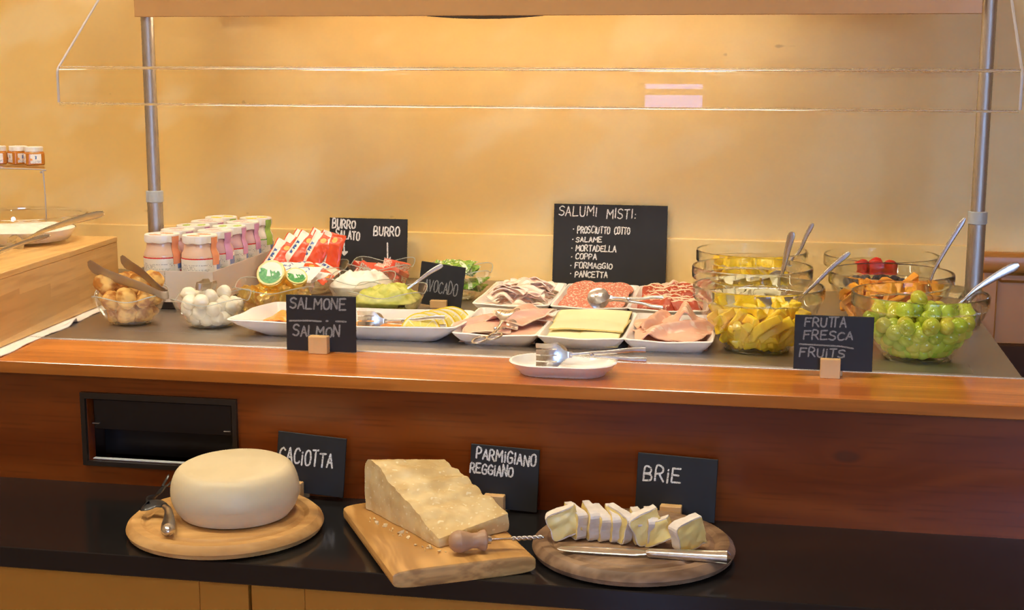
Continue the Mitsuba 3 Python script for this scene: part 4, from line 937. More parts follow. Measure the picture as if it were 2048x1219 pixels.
# ------------------------------------------------------------------ left side: wooden box with yogurt, riser with jam
BXO = np4(T().translate([-1.2325, 2.482, ZT]).rotate([0, 0, 1], 3.5))
t = thing('display_box', 'pale bamboo display box beside the buffet, carrying glass dishes', 'box')
add('side_panel', moved(cbox(-.014, 0, -.53, 0, .0035, .1095, .0008), BXO), BAMBOO, parent=t)
add('top_board', moved(cbox(-.72, .0005, -.531, .0005, .1100, .1205, .0012), BXO), BAMBOO, parent=t)
add('back_panel', moved(cbox(-.72, -.0145, -.012, 0, .0035, .1095, .0008), BXO), BAMBOO, parent=t)
add('front_panel', moved(cbox(-.72, -.0145, -.53, -.518, .0035, .1095, .0008), BXO), BAMBOO, parent=t)
ZB = ZT + .1206
def cloth(U, V):
    y = -.56 + .60 * V; x = .038 * U - .012
    ruck = np.exp(-((V - .50) / .020) ** 2)
    w = .0016 + .0008 * np.sin(V * 40) * U + ruck * .009 * np.clip((U - .64) * 4, 0, 1)
    x = x + ruck * .004 * U + .0025 * np.sin(V * 17) * U - .006 * V * U
    return np.stack([x, y, w], -1)
v, f, uv = sheet(cloth, 14, 140, .0014)
v[:, 2] = np.maximum(v[:, 2], .0006)
solo('cloth_mat', moved((v, f), BXO), FABRIC, 'white cloth edge peeping out under the bamboo display box, with one small ruck', 'cloth', smooth=True)
def glass_dish(name, label, loc, r0, r1, h, group=None):
    t = thing(name, label, 'bowl', group)
    P = smooth_path([(r0 * .6, 0, .0008), (r0, 0, .0012), (r0 * 1.06 + (r1 - r0) * .12, 0, .006), (r0 + (r1 - r0) * .65, 0, h * .5), (r1 - .001, 0, h - .004)], 16)
    add('body', shell([(.002, .0008)] + [(q[0], q[2]) for q in P]), PANE, smooth=40, parent=t, to_world=M4(loc))
    add('rim', ring([(r1 - .0012, h - .0045), (r1 + .0010, h - .003), (r1 + .0012, h), (r1 - .0004, h + .001), (r1 - .0022, h), (r1 - .0024, h - .003)]), GLASS, smooth=40, parent=t, to_world=M4(loc))
    return t
YB = (-1.362, 2.372, ZB)
glass_dish('yogurt_bowl', 'wide clear glass bowl of white yogurt on the bamboo box', YB, .082, .115, .052)
def mound(r, z0, h, seed, amp, n=30, dip=0.0, sq=None):
    rings = []
    for k in range(n):
        q = k / (n - 1); rr = r * math.sin(q * math.pi / 2) if False else r * q
        c = circle(max(rr, 1e-4), 0, 60) if sq is None else np.concatenate([sq(q, 60), np.zeros((60, 1))], 1)
        z = z0 + h * (1 - q * q) ** .8 - dip * np.exp(-((c[:, 0] - r * .3) ** 2 + (c[:, 1] + r * .3) ** 2) / (r * .4) ** 2)
        z = z + (meshkit.fbm(np.concatenate([c[:, :2] * 60, np.full((60, 1), seed)], 1), 4, seed) - .5) * amp * (1 - q ** 6)
        c[:, 2] = z; rings.append(c)
    last = rings[-1].copy(); last[:, :2] *= .86; last[:, 2] = z0 - min(.02, z0 - .002); rings.append(last)
    return outward(loft(rings))
CREAM = mat('cream', pr((0.86, 0.83, 0.75), 0.35, specular=0.4))
solo('yogurt', mound(.093, .026, .006, 3, .010, dip=.004), CREAM, 'thick white yogurt in the wide glass bowl on the bamboo box', 'yogurt', smooth=True, to_world=M4(YB))
spoon('long steel serving spoon in the white yogurt bowl', (-1.310, 2.278, 1.2265), (-1.262, 2.262, 1.2465), (-1.137, 2.245, 1.2825), wide=.0065)
glass_dish('small_glass_dish', 'small glass dish at the front of the bamboo box, cut by the picture edge', (-1.310, 2.095, ZB), .058, .080, .036)
spoon('steel spoon reaching out of the small glass dish on the bamboo box', (-1.275, 2.080, 1.222), (-1.226, 2.056, 1.2380), (-1.129, 2.046, 1.2690), wide=.0040)
# clear riser behind, with jam jars
rp_ = smooth_path([(-1.86, 0, ZT + .0005), (-1.86, 0, 1.30), (-1.853, 0, 1.322), (-1.835, 0, 1.3285), (-1.46, 0, 1.3285), (-1.437, 0, 1.322), (-1.430, 0, 1.30), (-1.430, 0, ZT + .0005)], 70)
add_t = thing('acrylic_riser', 'clear acrylic riser with rounded corner behind the bamboo box, carrying jam jars', 'stand')
def riser_sheet(y0, y1):
    v = np.array([(p[0], y, p[2]) for p in rp_ for y in (y0, y1)]); f = np.array([[2 * i, 2 * i + 1, 2 * i + 3, 2 * i + 2] for i in range(len(rp_) - 1)])
    return v, f
add('sheet', riser_sheet(2.58, 2.76), PANE, smooth=True, parent=add_t)
add('front_edge', sweep([(p[0], 2.58, p[2] - .0022 if 20 < i < 60 else p[2]) for i, p in enumerate(rp_)], .0019, .0012, 8, side=(0, 1, 0)), ACRYL_EDGE, smooth=40, parent=add_t)
JAM = mat('jam', pr((0.52, 0.17, 0.012), 0.12, specular=0.5, clearcoat=0.6))
def f_jaml(p, n, uv):
    d = dr.sqrt(dr.square((uv.x - .5) * 1.7) + dr.square(uv.y - .62))
    c = mix((0.84, 0.80, 0.72), (0.08, 0.16, 0.42), smoothstep(0.20, 0.17, d))
    w = smoothstep(0.40, 0.55, noise(uv.x * 26, uv.y * 5, 2.0)) * smoothstep(0.10, 0.06, dr.abs(uv.y - 0.62)) * smoothstep(0.13, 0.1, dr.abs(uv.x - .5))
    c = mix(c, (0.84, 0.80, 0.72), w)
    o = smoothstep(0.16, 0.10, dr.sqrt(dr.square(uv.x - .06) + dr.square((uv.y - .42))))
    lines = smoothstep(0.62, 0.70, noise(uv.x * 60, dr.floor(uv.y * 14), 4.0)) * smoothstep(0.36, 0.30, uv.y)
    c = mix(c, (0.80, 0.30, 0.05), o)
    return mix(c, (0.40, 0.36, 0.42), lines)
JAML = mat('jam_label', pr(proc(f_jaml), 0.45))
LID = mat('jar_lid', pr((0.82, 0.80, 0.75), 0.25, specular=0.5))
def jam_jar(label, x, y, rz):
    t = thing('jam_jar', label, 'jar', 'small jam jars on the clear riser')
    z = 1.3302; W = M4((x, y, z), rz=rz)
    hexr = lambda r, zz: superring(r, r, zz, 7, 48)
    add('glass_body', outward(loft([hexr(r, zz) for r, zz in ((.0165, .0002), (.0182, .002), (.0182, .022), (.0172, .0255), (.0158, .0268))])), JAM, smooth=40, parent=t, to_world=W)
    add('lid', lathe([(.0170, .0265), (.0178, .0272), (.0178, .0355), (.0170, .0364), (0, .0362)], 36), LID, smooth=40, parent=t, to_world=W)
    for s, nm in ((0, 'label'), (1, 'side_label')):
        a = M4((x, y, z), rz=rz + 90 * s)
        add(nm, ([(-.0105, -.01845, .004), (.0105, -.01845, .004), (.0105, -.01845, .0225), (-.0105, -.01845, .0225), (-.0105, -.0182, .004), (.0105, -.0182, .004), (.0105, -.0182, .0225), (-.0105, -.0182, .0225)], [[0, 1, 2, 3], [5, 4, 7, 6], [0, 4, 5, 1], [3, 2, 6, 7], [0, 3, 7, 4], [1, 5, 6, 2]]), JAML, parent=t, to_world=a,
            uv=[(0, 0), (1, 0), (1, 1), (0, 1)] * 2)
jam_jar('amber jam jar with white lid at the rounded end of the clear riser', -1.479, 2.635, -52)
jam_jar('amber jam jar with white lid, second from the rounded end of the clear riser', -1.522, 2.650, -35)
jam_jar('amber jam jar with white lid at the cut-off end of the jam row', -1.563, 2.640, -60)

# ------------------------------------------------------------------ yogurt jars in a carton
QX, QY, QZ = -1.0805, 2.392, 1.1045
solo('black_slab', cbox(-1.150, -1.012, 2.400, 2.745, ZT + .0003, 1.1043, .001), BLACKPL, 'flat black slab raising the carton of yogurt jars', 'slab')
t = thing('yogurt_carton', 'open grey cardboard carton holding rows of yogurt jars', 'carton')
cw = .0752
for nm, x0, x1, y0, y1, h in (('front_wall', -cw, cw, 0, .0012, .058), ('side_wall', cw - .0012, cw, .0013, .360, .058), ('side_wall', -cw, -cw + .0012, .0013, .360, .058), ('back_wall', -cw, cw, .3602, .3614, .058), ('bottom', -cw + .0013, cw - .0013, .0013, .360, .0012)):
    add(nm, cbox(QX + x0, QX + x1, QY + y0, QY + y1, QZ, QZ + h, .0003), CARD, parent=t)
add('seam', cbox(QX - .0175, QX - .0170, QY - .0003, QY - .0001, QZ + .002, QZ + .056, .0001), BROWNPL, parent=t)
YC = [mat(f'yogurt_{i}', pr(c, 0.16, specular=0.5, clearcoat=0.5)) for i, c in enumerate([(0.70, 0.47, 0.33), (0.60, 0.36, 0.35), (0.82, 0.76, 0.64)])]
def label_fn(accent, berry):
    def fn(p, n, uv):
        c = mi.Color3f(0.74, 0.71, 0.62)
        front = smoothstep(0.235, 0.225, dr.abs(uv.x - .5))
        row = dr.floor(uv.y * 24)
        ink = smoothstep(0.42, 0.50, noise(uv.x * 240, row * 3.7, 1.0)) * smoothstep(0.30, 0.36, noise(uv.x * 9, row * 1.3, 7.0)) * smoothstep(0.25, 0.35, dr.abs(uv.y * 24 - row - .5) * -1 + .62)
        c = mix(c, (0.34, 0.33, 0.29), 0.75 * ink * smoothstep(0.86, 0.84, uv.y) * front)
        c = mix(c, accent, smoothstep(0.962, 0.972, uv.y))
        u2 = dr.abs(uv.x - 0.755)
        c = mix(c, (0.80, 0.76, 0.70), smoothstep(0.085, 0.08, u2))
        c = mix(c, (0.16, 0.24, 0.45), smoothstep(0.055, 0.05, u2) * smoothstep(0.66, 0.68, uv.y) * smoothstep(0.90, 0.88, uv.y))
        d = dr.sqrt(dr.square((uv.x - .755) * 5.2) + dr.square(uv.y - .44))
        c = mix(c, (0.10, 0.28, 0.06), smoothstep(0.30, 0.26, dr.sqrt(dr.square((uv.x - .755) * 5.2) + dr.square(uv.y - .28))))
        return mix(c, berry, smoothstep(0.24, 0.20, d + 0.05 * noise(uv.x * 60, uv.y * 30, 3.0)))
    return fn
YLAB = [mat('ylabel_red', pr(proc(label_fn((0.62, 0.04, 0.04), (0.62, 0.04, 0.04))), 0.4)), mat('ylabel_green', pr(proc(label_fn((0.20, 0.42, 0.10), (0.30, 0.50, 0.08))), 0.4))]
STRIP = mat('seal_strip', pr((0.78, 0.30, 0.14), 0.4)); STRIPM = mat('seal_strip_pink', pr((0.62, 0.30, 0.48), 0.4)); STRIPG = mat('seal_strip_green', pr((0.34, 0.52, 0.10), 0.4))
FOILW = mat('lid_foil', pr((0.80, 0.77, 0.72), 0.28, specular=0.5)); LIDP = [mat('lid_print_0', pr((0.66, 0.30, 0.18), 0.4)), mat('lid_print_1', pr((0.60, 0.44, 0.44), 0.4)), mat('lid_print_2', pr((0.36, 0.50, 0.16), 0.4)), mat('lid_print_3', pr((0.76, 0.62, 0.10), 0.4))]
def spun(prof, n=48, seam=math.pi / 2):     # ring with uv, seam at the back
    a = seam + np.linspace(0, 2 * np.pi, n + 1); L = np.array([q[1] for q in prof]); L = (L - L.min()) / (L.max() - L.min())
    v = np.vstack([np.stack([r * np.cos(a), r * np.sin(a), a * 0 + z], 1) for r, z in prof]); uv = np.vstack([np.stack([np.linspace(0, 1, n + 1), a * 0 + l], 1) for l in L])
    f = []
    for k in range(len(prof) - 1):
        i = np.arange(n) + k * (n + 1); f.append(np.stack([i, i + 1, i + n + 2, i + n + 1], 1))
    return v, np.vstack(f), uv
rj = .0348
JB = [mikit.ply(lathe([(.030, .0005), (.0335, .003), (rj - .0006, .010), (rj - .0006, .079), (.0337, .085), (.0300, .092), (.0285, .100), (.0285, .108), (0, .108)], 40), m, smooth=40) for m in YC]
lbv, lbf, lbu = spun([(rj, .012), (rj, .079)])
JL = [mikit.ply((lbv, lbf), m, smooth=True, uv=lbu) for m in YLAB]
def lid_mesh():
    rg = []
    for r, z in ((.0292, .1045), (.0318, .1055), (.0322, .1090), (.0322, .1175), (.0312, .1192), (.0285, .1196), (.0265, .1186), (.0, .1184)):
        c = circle(max(r, 1e-4), z, 60); a = np.arctan2(c[:, 1], c[:, 0])
        k = 1 + (.018 * np.sin(a * 19) if .105 < z < .110 else 0); c[:, :2] *= np.array(k).reshape(-1, 1) if np.ndim(k) else k
        if z < .110: c[:, 2] += .0010 * np.sin(a * 7 + 1)
        rg.append(c)
    return outward(loft(rg))
JLID = mikit.ply(lid_mesh(), FOILW, smooth=40)
def print_mesh(r0, r1, a0, a1, z):
    a = np.linspace(a0, a1, 14); return prism(Polygon(np.vstack([np.stack([r1 * np.cos(a), r1 * np.sin(a)], 1), np.stack([r0 * np.cos(a[::-1]), r0 * np.sin(a[::-1])], 1)])), .0003, z)
JP = [[mikit.ply(print_mesh(.006, .020, .3 + k, 2.2 + k, .1186), m), mikit.ply(print_mesh(.010, .024, 3.6 + k, 5.0 + k, .1186), m)] for k, m in enumerate(LIDP)]
def strip_mesh():
    a = np.radians(np.linspace(-34, -2, 8)) ; prof = [(rj + .0006, .066), (rj + .0006, .079), (.0344, .085), (.0312, .092), (.0306, .099), (.0328, .106), (.0330, .1165)]
    v = np.vstack([np.stack([r * np.cos(a), r * np.sin(a), a * 0 + z], 1) for r, z in prof] + [np.stack([(r - .0004) * np.cos(a), (r - .0004) * np.sin(a), a * 0 + z], 1) for r, z in prof])
    n, m = len(a), len(prof); f = []
    for k in range(m - 1):
        for i in range(n - 1): f += [[k * n + i, k * n + i + 1, (k + 1) * n + i + 1, (k + 1) * n + i], [m * n + k * n + i, m * n + (k + 1) * n + i, m * n + (k + 1) * n + i + 1, m * n + k * n + i + 1]]
    return v, np.array(f)
SV = [mikit.ply(strip_mesh(), m, smooth=True) for m in (STRIP, STRIPM, STRIPG)]
ordn = ['front', 'second', 'third', 'fourth', 'rear']
for r in range(5):
    for c in range(2):
        kind = 0 if r == 0 else 2 if r == 4 else 1
        col = ['peach', 'pink', 'pale'][kind]
        t = thing('yogurt_jar', f'{col} yogurt jar with white foil lid, {ordn[r]} row of the carton, {"post" if c == 0 else "bowls"} side', 'jar', 'yogurt jars in the carton')
        W = M4((QX - .0368 + c * .0736, 2.4300 + .0706 * r, QZ + .0014), rz=[0, -6, 8, 4, -3][r] + 5 * c)
        add('body', JB[kind], None, parent=t, to_world=W); add('label', JL[kind == 2], None, parent=t, to_world=W); add('lid', JLID, None, parent=t, to_world=W)
        for q in range(2): add('lid_print', JP[[0, 1, 2, 1, 3][r]][q], None, parent=t, to_world=W)
        add('seal_strip', SV[kind], None, parent=t, to_world=W)

# ------------------------------------------------------------------ small square glass bowls and what is in them
def sq_xy(t, k):
    """unit outline between a circle (k = 0) and a soft square (k = 1)"""
    p = 2 + 2.2 * k; c, s = np.cos(t), np.sin(t); r = (np.abs(c) ** p + np.abs(s) ** p) ** (-1 / p)
    return np.stack([r * c, r * s], 1)
def square_bowl(name, label, loc, R, rb, h, rz=0, lift=.010):
    t = thing(name, label, 'bowl', 'small wavy glass bowls')
    n = 96; th = np.arange(n) * 2 * np.pi / n; rings = []
    lev = [0, .02, .06, .2, .4, .6, .8, 1.0]
    for q in lev:
        r = rb + (R - rb) * q ** .75; xy = sq_xy(th, q) * r / (1 + .06 * q)
        z = .0004 + (h - .0004) * q ** 1.25 - lift * q ** 3 * (1 + np.cos(4 * th)) / 2
        rings.append(np.concatenate([xy, z[:, None]], 1))
    v, f = loft([rings[0] * [0.05, 0.05, 1]] + rings, False, False)
    W = M4(loc, rz=rz)
    add('body', (v, f[:, ::-1]), PANE_S, smooth=40, parent=t, to_world=W)
    e = np.vstack([rings[-1], rings[-1][:1]]); out = []
    for i in range(n + 1):
        a = th[i % n]; d = np.array([math.cos(a), math.sin(a), 0]); out.append(np.array([e[i] + d * .0009 * math.cos(p) + np.array([0, 0, .0009 * math.sin(p)]) for p in np.linspace(0, 2 * np.pi, 9)[:-1]]))
    add('rim', outward(loft(out, False, False)), GRIM, smooth=60, parent=t, to_world=W)
    add('foot', ring([(rb - .007, .0004), (rb - .0004, .0004), (rb + .0010, .002), (rb + .0004, .0050), (rb - .003, .0056), (rb - .007, .0036)], 48), GLASS, smooth=40, parent=t, to_world=W)
    return lambda z: np.interp(z, [0, h * .12, h * .5, h, h + .2], [rb * .8, rb + (R - rb) * .22, rb + (R - rb) * .62, R * .96, R * .96])
SB = {'pastry': (-1.103, 2.262, .0660, .031, .056), 'mozzarella': (-.957, 2.268, .0665, .034, .054), 'gold': (-.893, 2.402, .0750, .040, .056), 'cracker': (-.905, 2.640, .0730, .038, .056),
      'film': (-.764, 2.515, .0640, .033, .056), 'butter': (-.770, 2.672, .0660, .033, .060), 'avocado': (-.680, 2.400, .0690, .040, .054), 'green': (-.605, 2.630, .0670, .030, .060)}
SLAB = {'pastry': 'small glass bowl of golden pastry balls with steel tongs on top', 'mozzarella': 'small glass bowl of white mozzarella balls', 'gold': 'wide glass bowl of gold foil cheese portions', 'cracker': 'glass bowl of red cracker packets behind the gold foil portions',
        'film': 'small glass bowl of soft white cheese', 'butter': 'glass bowl of red and white butter packets before the BURRO board', 'avocado': 'glass bowl of mashed avocado behind the salmon platter', 'green': 'glass bowl of green packets behind the AVOCADO sign'}
RINS = {}
for k, (x, y, R, rb, h) in SB.items(): RINS[k] = square_bowl('glass_bowl', SLAB[k], (x, y, ZT + .0002), R, rb, h, rz={'pastry': 20, 'mozzarella': 10, 'gold': 14, 'film': 6}.get(k, 4))
def bowlfill(kind, name, label, cat, group, n, k, seg, r, variants, seed, spread=.03, dz=.0016, z0=.02, random_axis=True, lift=0):
    x, y = SB[kind][:2]; P = pile(seed, n, k, seg, r, RINS[kind], .004 + lift, spread, z0=z0, dz=dz, iters=260); q = np.random.RandomState(seed + 1); keys = []
    for i in range(n):
        ax = P[i, -1] - P[i, 0] if k > 1 else q.randn(3)
        keys.append(solo(name, variants[i % len(variants)], None, label, cat, group, to_world=T().translate([x, y, ZT + .0006]) @ frame(ax, q.rand() * 6.28, P[i].mean(0))))
    return keys
def f_past(p, n, uv):
    a = fbm(p.x * 62, p.y * 62, p.z * 62, 3)
    return mix((0.42, 0.155, 0.025), (0.80, 0.50, 0.15), smoothstep(0.30, 0.60, a))
PAST = mat('pastry', pr(proc(f_past), 0.5, specular=0.3))
def lump(r, seed, sq=(1, 1, .85)):
    m = trimesh.creation.icosphere(3, r); v = np.array(m.vertices)
    nn = meshkit.fbm(v * (1.1 / r) + seed * 7, 3, seed) - .5
    return v * (1 + .75 * nn)[:, None] * sq, np.array(m.faces)
bowlfill('pastry', 'pastry_ball', 'golden brown pastry ball in the small glass bowl under the tongs', 'pastry', 'pastry balls in the bowl', 19, 1, 0, .0170, [mikit.ply(lump(.0180, i), PAST, smooth=True) for i in range(5)], 31, dz=.004)
MOZ = mat('mozzarella', pr((0.86, 0.81, 0.65), 0.25, specular=0.45))
def bocc(r, seed):
    m = trimesh.creation.uv_sphere(r, count=(14, 20)); v = np.array(m.vertices); z = v[:, 2] / r
    k = np.where(z > .55, 1 - (z - .55) * .9, 1); v[:, :2] *= k[:, None]; v[:, 2] *= 1 + .25 * np.clip(z - .5, 0, 1)
    return v * (1 + .16 * (meshkit.noise(v * 110, seed) - .5))[:, None], np.array(m.faces)
bowlfill('mozzarella', 'mozzarella_ball', 'white mozzarella ball in the small glass bowl', 'mozzarella', 'mozzarella balls in the bowl', 40, 1, 0, .0125, [mikit.ply(bocc(.0128, i), MOZ, smooth=True) for i in range(4)], 33, dz=.002)
GOLD = mat('gold_foil', pr((0.93, 0.68, 0.18), 0.24, metallic=0.85))
def crinkle(mesh, a, seed, f=160):
    m = trimesh.Trimesh(*mesh, process=True).subdivide_to_size(.006); v = np.array(m.vertices)
    d = np.stack([meshkit.noise(v * f + 3 + k * 11, seed + k) for k in range(3)], 1) - .5
    return v + d * a, np.array(m.faces)
def wedge_box(seed):
    r = np.random.RandomState(seed); return crinkle(hull([(x, y, z) for z in (-.019, .019) for x, y in ((-.019, -.008), (.019, -.008), (.016, .009), (-.016, .009))] ), .0042, seed, 210)
gk = bowlfill('gold', 'foil_cheese', 'small cheese portion in gold foil in the wide glass bowl', 'cheese portion', 'gold foil cheese portions', 19, 3, .0125, .0118, [mikit.ply(wedge_box(i), GOLD, smooth=12) for i in range(4)], 35, spread=.035)
def f_glab(p, n, uv):
    d = dr.sqrt(dr.square(uv.x - .5) + dr.square(uv.y - .5)) * 2
    c = mix((0.03, 0.26, 0.07), (0.12, 0.42, 0.12), noise(uv.x * 14, uv.y * 14, 2.0))
    w = smoothstep(0.5, 0.56, noise(uv.x * 20, uv.y * 7, 5.0)) * smoothstep(0.16, 0.12, dr.abs(uv.y - .5))
    c = mix(c, (0.82, 0.84, 0.78), w)
    c = mix(c, (0.78, 0.78, 0.66), smoothstep(0.62, 0.66, uv.y + .25 * (uv.x - .5) + .1 * noise(uv.x * 9, uv.y * 9, 1.0)))
    return mix(c, (0.78, 0.66, 0.28), smoothstep(0.83, 0.88, d))
GLAB = mat('green_label', pr(proc(f_glab), 0.35))
def disc_uv(r, h, n=40):
    rg = [circle(r * .97, 0, n), circle(r, .0006, n), circle(r, h - .0006, n), circle(r * .97, h, n)]; v, f = outward(loft(rg)); return v, f
for i, (dx, dy, dz, rx, rz, lab) in enumerate([(.008, -.028, .072, 56, 4, 'round cheese portion with green paper top facing the guest, on the gold foil portions'), (.045, -.012, .062, 40, 34, 'round cheese portion with green paper top, turned aside towards the SALMONE sign')]):
    x, y = SB['gold'][:2]; t = thing('round_cheese_portion', lab, 'cheese portion'); W = M4((x + dx, y + dy, ZT + dz), rz=rz, rx=rx); r0 = [.0260, .020, .019][i]
    add('foil', crinkle(disc_uv(r0, .012), .0012, i), GOLD, smooth=25, parent=t, to_world=W)
    a = np.arange(40) * 2 * np.pi / 40; lp = np.vstack([np.stack([r0 * .95 * np.cos(a), r0 * .95 * np.sin(a), a * 0 + .0137], 1), [[0, 0, .0139]], np.stack([r0 * .95 * np.cos(a), r0 * .95 * np.sin(a), a * 0 + .0129], 1), [[0, 0, .0129]]])
    k = np.arange(40); k2 = (k + 1) % 40
    lf_ = np.vstack([np.stack([k, k2, k * 0 + 40], 1), np.stack([k2 + 41, k + 41, k * 0 + 81], 1), np.stack([k + 41, k2 + 41, k2], 1), np.stack([k + 41, k2, k], 1)])
    add('paper_label', (lp, lf_), GLAB, parent=t, to_world=W, uv=lp[:, :2] / (2 * r0 * .95) + .5)
def pillow(w, h, tk, seed, crimp=.006, nu=26, nv=16):
    """a sealed packet: puffed in the middle, flat crimped ends; uv over the face"""
    def shape(sgn):
        U, V = np.meshgrid(np.linspace(0, 1, nu), np.linspace(0, 1, nv), indexing='ij')
        e = np.clip((np.minimum(U, 1 - U) * w - crimp) / (.22 * w), 0, 1); puff = np.sin(e * np.pi / 2) * np.sin(np.pi * V) ** .55
        x = (U - .5) * w; y = (V - .5) * h * (1 - .10 * np.sin(e * np.pi / 2))
        wr = (meshkit.noise(np.stack([x * 120, y * 120, 0 * x + seed], -1), seed) - .5) * .0022
        zig = .0007 * np.sin(V * 60) * (e <= 0)
        return np.stack([x, y, sgn * (tk / 2 * puff + .0004) + (wr + zig)], -1).reshape(-1, 3), np.stack([U.ravel(), V.ravel()], 1)
    a, ua = shape(1); b, ub = shape(-1); n = nu * nv
    i, j = np.meshgrid(np.arange(nu - 1), np.arange(nv - 1), indexing='ij'); q = np.stack([i * nv + j, (i + 1) * nv + j, (i + 1) * nv + j + 1, i * nv + j + 1], -1).reshape(-1, 4)
    edge = np.concatenate([np.arange(nv), np.arange(1, nu) * nv + nv - 1, (nu - 1) * nv + np.arange(nv - 2, -1, -1), np.arange(nu - 2, 0, -1) * nv]); e2 = np.roll(edge, -1)
    f = np.vstack([q, q[:, ::-1] + n, np.stack([edge, e2, e2 + n, edge + n], 1)])
    return np.vstack([a, b]), f, np.vstack([ua, ub])
def f_red(p, n, uv):
    c = mix((0.66, 0.055, 0.018), (0.74, 0.10, 0.03), noise(uv.x * 8, uv.y * 6, 1.0))
    band = smoothstep(0.60, 0.64, uv.y) * smoothstep(0.97, 0.94, uv.y)
    c = mix(c, (0.82, 0.72, 0.60), band)
    ink = smoothstep(0.42, 0.5, noise(uv.x * 34, uv.y * 9, 3.0)) * smoothstep(0.30, 0.34, uv.x) * smoothstep(0.72, 0.68, uv.x) * smoothstep(0.09, 0.06, dr.abs(uv.y - 0.79))
    c = mix(c, (0.05, 0.11, 0.33), ink)
    o = smoothstep(0.14, 0.10, dr.sqrt(dr.square((uv.x - .84) * 1.6) + dr.square(uv.y - .42)))
    return mix(c, (0.82, 0.40, 0.10), o)
REDP = mat('red_packet', pr(proc(f_red), 0.28, specular=0.5))
def f_wht(p, n, uv):
    d = dr.sqrt(dr.square((uv.x - .5) * 1.5) + dr.square(uv.y - .5))
    ring_ = smoothstep(0.03, 0.018, dr.abs(d - .36)) * smoothstep(0.12, 0.16, dr.abs(uv.y - .5))
    ink = smoothstep(0.42, 0.5, noise(uv.x * 36, uv.y * 8, 3.0)) * smoothstep(0.10, 0.07, dr.abs(uv.y - .5)) * smoothstep(0.2, 0.17, dr.abs(uv.x - .5))
    return mix((0.80, 0.79, 0.77), (0.10, 0.15, 0.38), dr.clip(ring_ + ink, 0, 1))
WHTP = mat('white_packet', pr(proc(f_wht), 0.3, specular=0.5))
pv, pf, pu = pillow(.078, .050, .012, 3); RP = [mikit.ply((v_, f_), REDP, smooth=True, uv=u_) for v_, f_, u_ in (pillow(.078, .050, .012, q) for q in range(3))]
kx, ky = SB['cracker'][:2]
RED = [(-.058, -.022, .066, 60, 62, 30), (-.046, -.004, .074, 60, 60, 26), (-.034, .008, .080, 62, 58, 24), (-.016, -.012, .081, 62, 60, 20), (.004, .004, .083, 66, 62, 14), (.016, -.014, .080, 66, 66, 8), (.034, .002, .080, 70, 76, 4), (.046, -.010, .078, 74, 84, 0), (.018, .028, .076, 60, 60, 12), (-.036, .030, .070, 58, 60, 28), (-.01, -.040, .050, 30, 20, 10), (.030, -.036, .048, 34, -30, 6), (.004, .01, .034, 20, 10, 0), (-.02, .02, .026, 14, 80, 0)]
for i, (dx, dy, dz, rx, ry, rz) in enumerate(RED):
    W = T().translate([kx + dx, ky + dy, ZT + dz]).rotate([0, 0, 1], rz * .6 - 8).rotate([1, 0, 0], rx).rotate([0, 0, 1], ry)
    solo('cracker_packet', RP[i % 3], None, 'red cracker packet with a pale printed band in the bowl beside the yogurt carton', 'packet', 'red cracker packets', to_world=W)
wx_, wy_ = SB['gold'][:2]
WP = [mikit.ply((v_, f_), WHTP, smooth=True, uv=u_) for v_, f_, u_ in (pillow(.066, .048, .010, 20 + q) for q in range(2))]
for i, (dx, dy, dz, rx, rz, lab) in enumerate([(.042, .030, .068, 28, -16, 'white packet with blue oval print lying on the gold foil portions'), (.002, .052, .074, 20, 4, 'white packet half hidden behind the round green-topped portion'), (.050, .052, .060, 14, -30, 'white packet at the back of the gold foil bowl, near the red packets')]):
    solo('white_packet', WP[i % 2], None, lab, 'packet', to_world=M4((wx_ + dx, wy_ + dy, ZT + dz), rz=rz, rx=rx))
def f_but(p, n, uv):
    g = smoothstep(0.56, 0.62, noise(uv.x * 24, uv.y * 15, 2.0)) * smoothstep(0.5, 0.46, dr.abs(uv.x - .5)) 
    c = mix((0.84, 0.77, 0.69), (0.70, 0.14, 0.08), g)
    e = dr.minimum(dr.minimum(uv.x, 1 - uv.x), dr.minimum(uv.y, 1 - uv.y))
    return mix((0.66, 0.09, 0.05), c, smoothstep(0.03, 0.05, e))
BUTP = mat('butter_packet', pr(proc(f_but), 0.32, specular=0.5))
def brick_uv(sx, sy, sz, seed):
    m = trimesh.Trimesh(*cbox(-sx / 2, sx / 2, -sy / 2, sy / 2, -sz / 2, sz / 2, .0012), process=False).subdivide_to_size(.008); v = np.array(m.vertices)
    d = np.stack([meshkit.noise(v * 120 + k * 9, seed + k) for k in range(3)], 1) - .5
    return v + d * .0012, np.array(m.faces), np.stack([v[:, 2] / sz + .5, v[:, 0] / sx + .5], 1)
BP = [mikit.ply((a_, b_), BUTP, smooth=True, uv=c_) for a_, b_, c_ in (brick_uv(.024, .0095, .042, q) for q in range(3))]
bowlfill('butter', 'butter_packet', 'red and white butter packet in the bowl before the BURRO board', 'packet', 'butter packets', 34, 3, .0125, .0098, BP, 37, spread=.034)
def f_grn(p, n, uv):
    s_ = smoothstep(0.35, 0.6, dr.sin((uv.x * 2.2 + uv.y) * 6.283))
    c = mix((0.20, 0.36, 0.05), (0.70, 0.74, 0.50), s_)
    return mix(c, (0.05, 0.18, 0.03), smoothstep(0.6, 0.68, noise(uv.x * 22, uv.y * 9, 4.0)) * .8)
GRNP = mat('green_packet', pr(proc(f_grn), 0.32, specular=0.5))
gx_, gy_ = SB['green'][:2]
GPK = [mikit.ply((v_, f_), GRNP, smooth=True, uv=u_) for v_, f_, u_ in (pillow(.070, .034, .008, 40 + q) for q in range(3))]
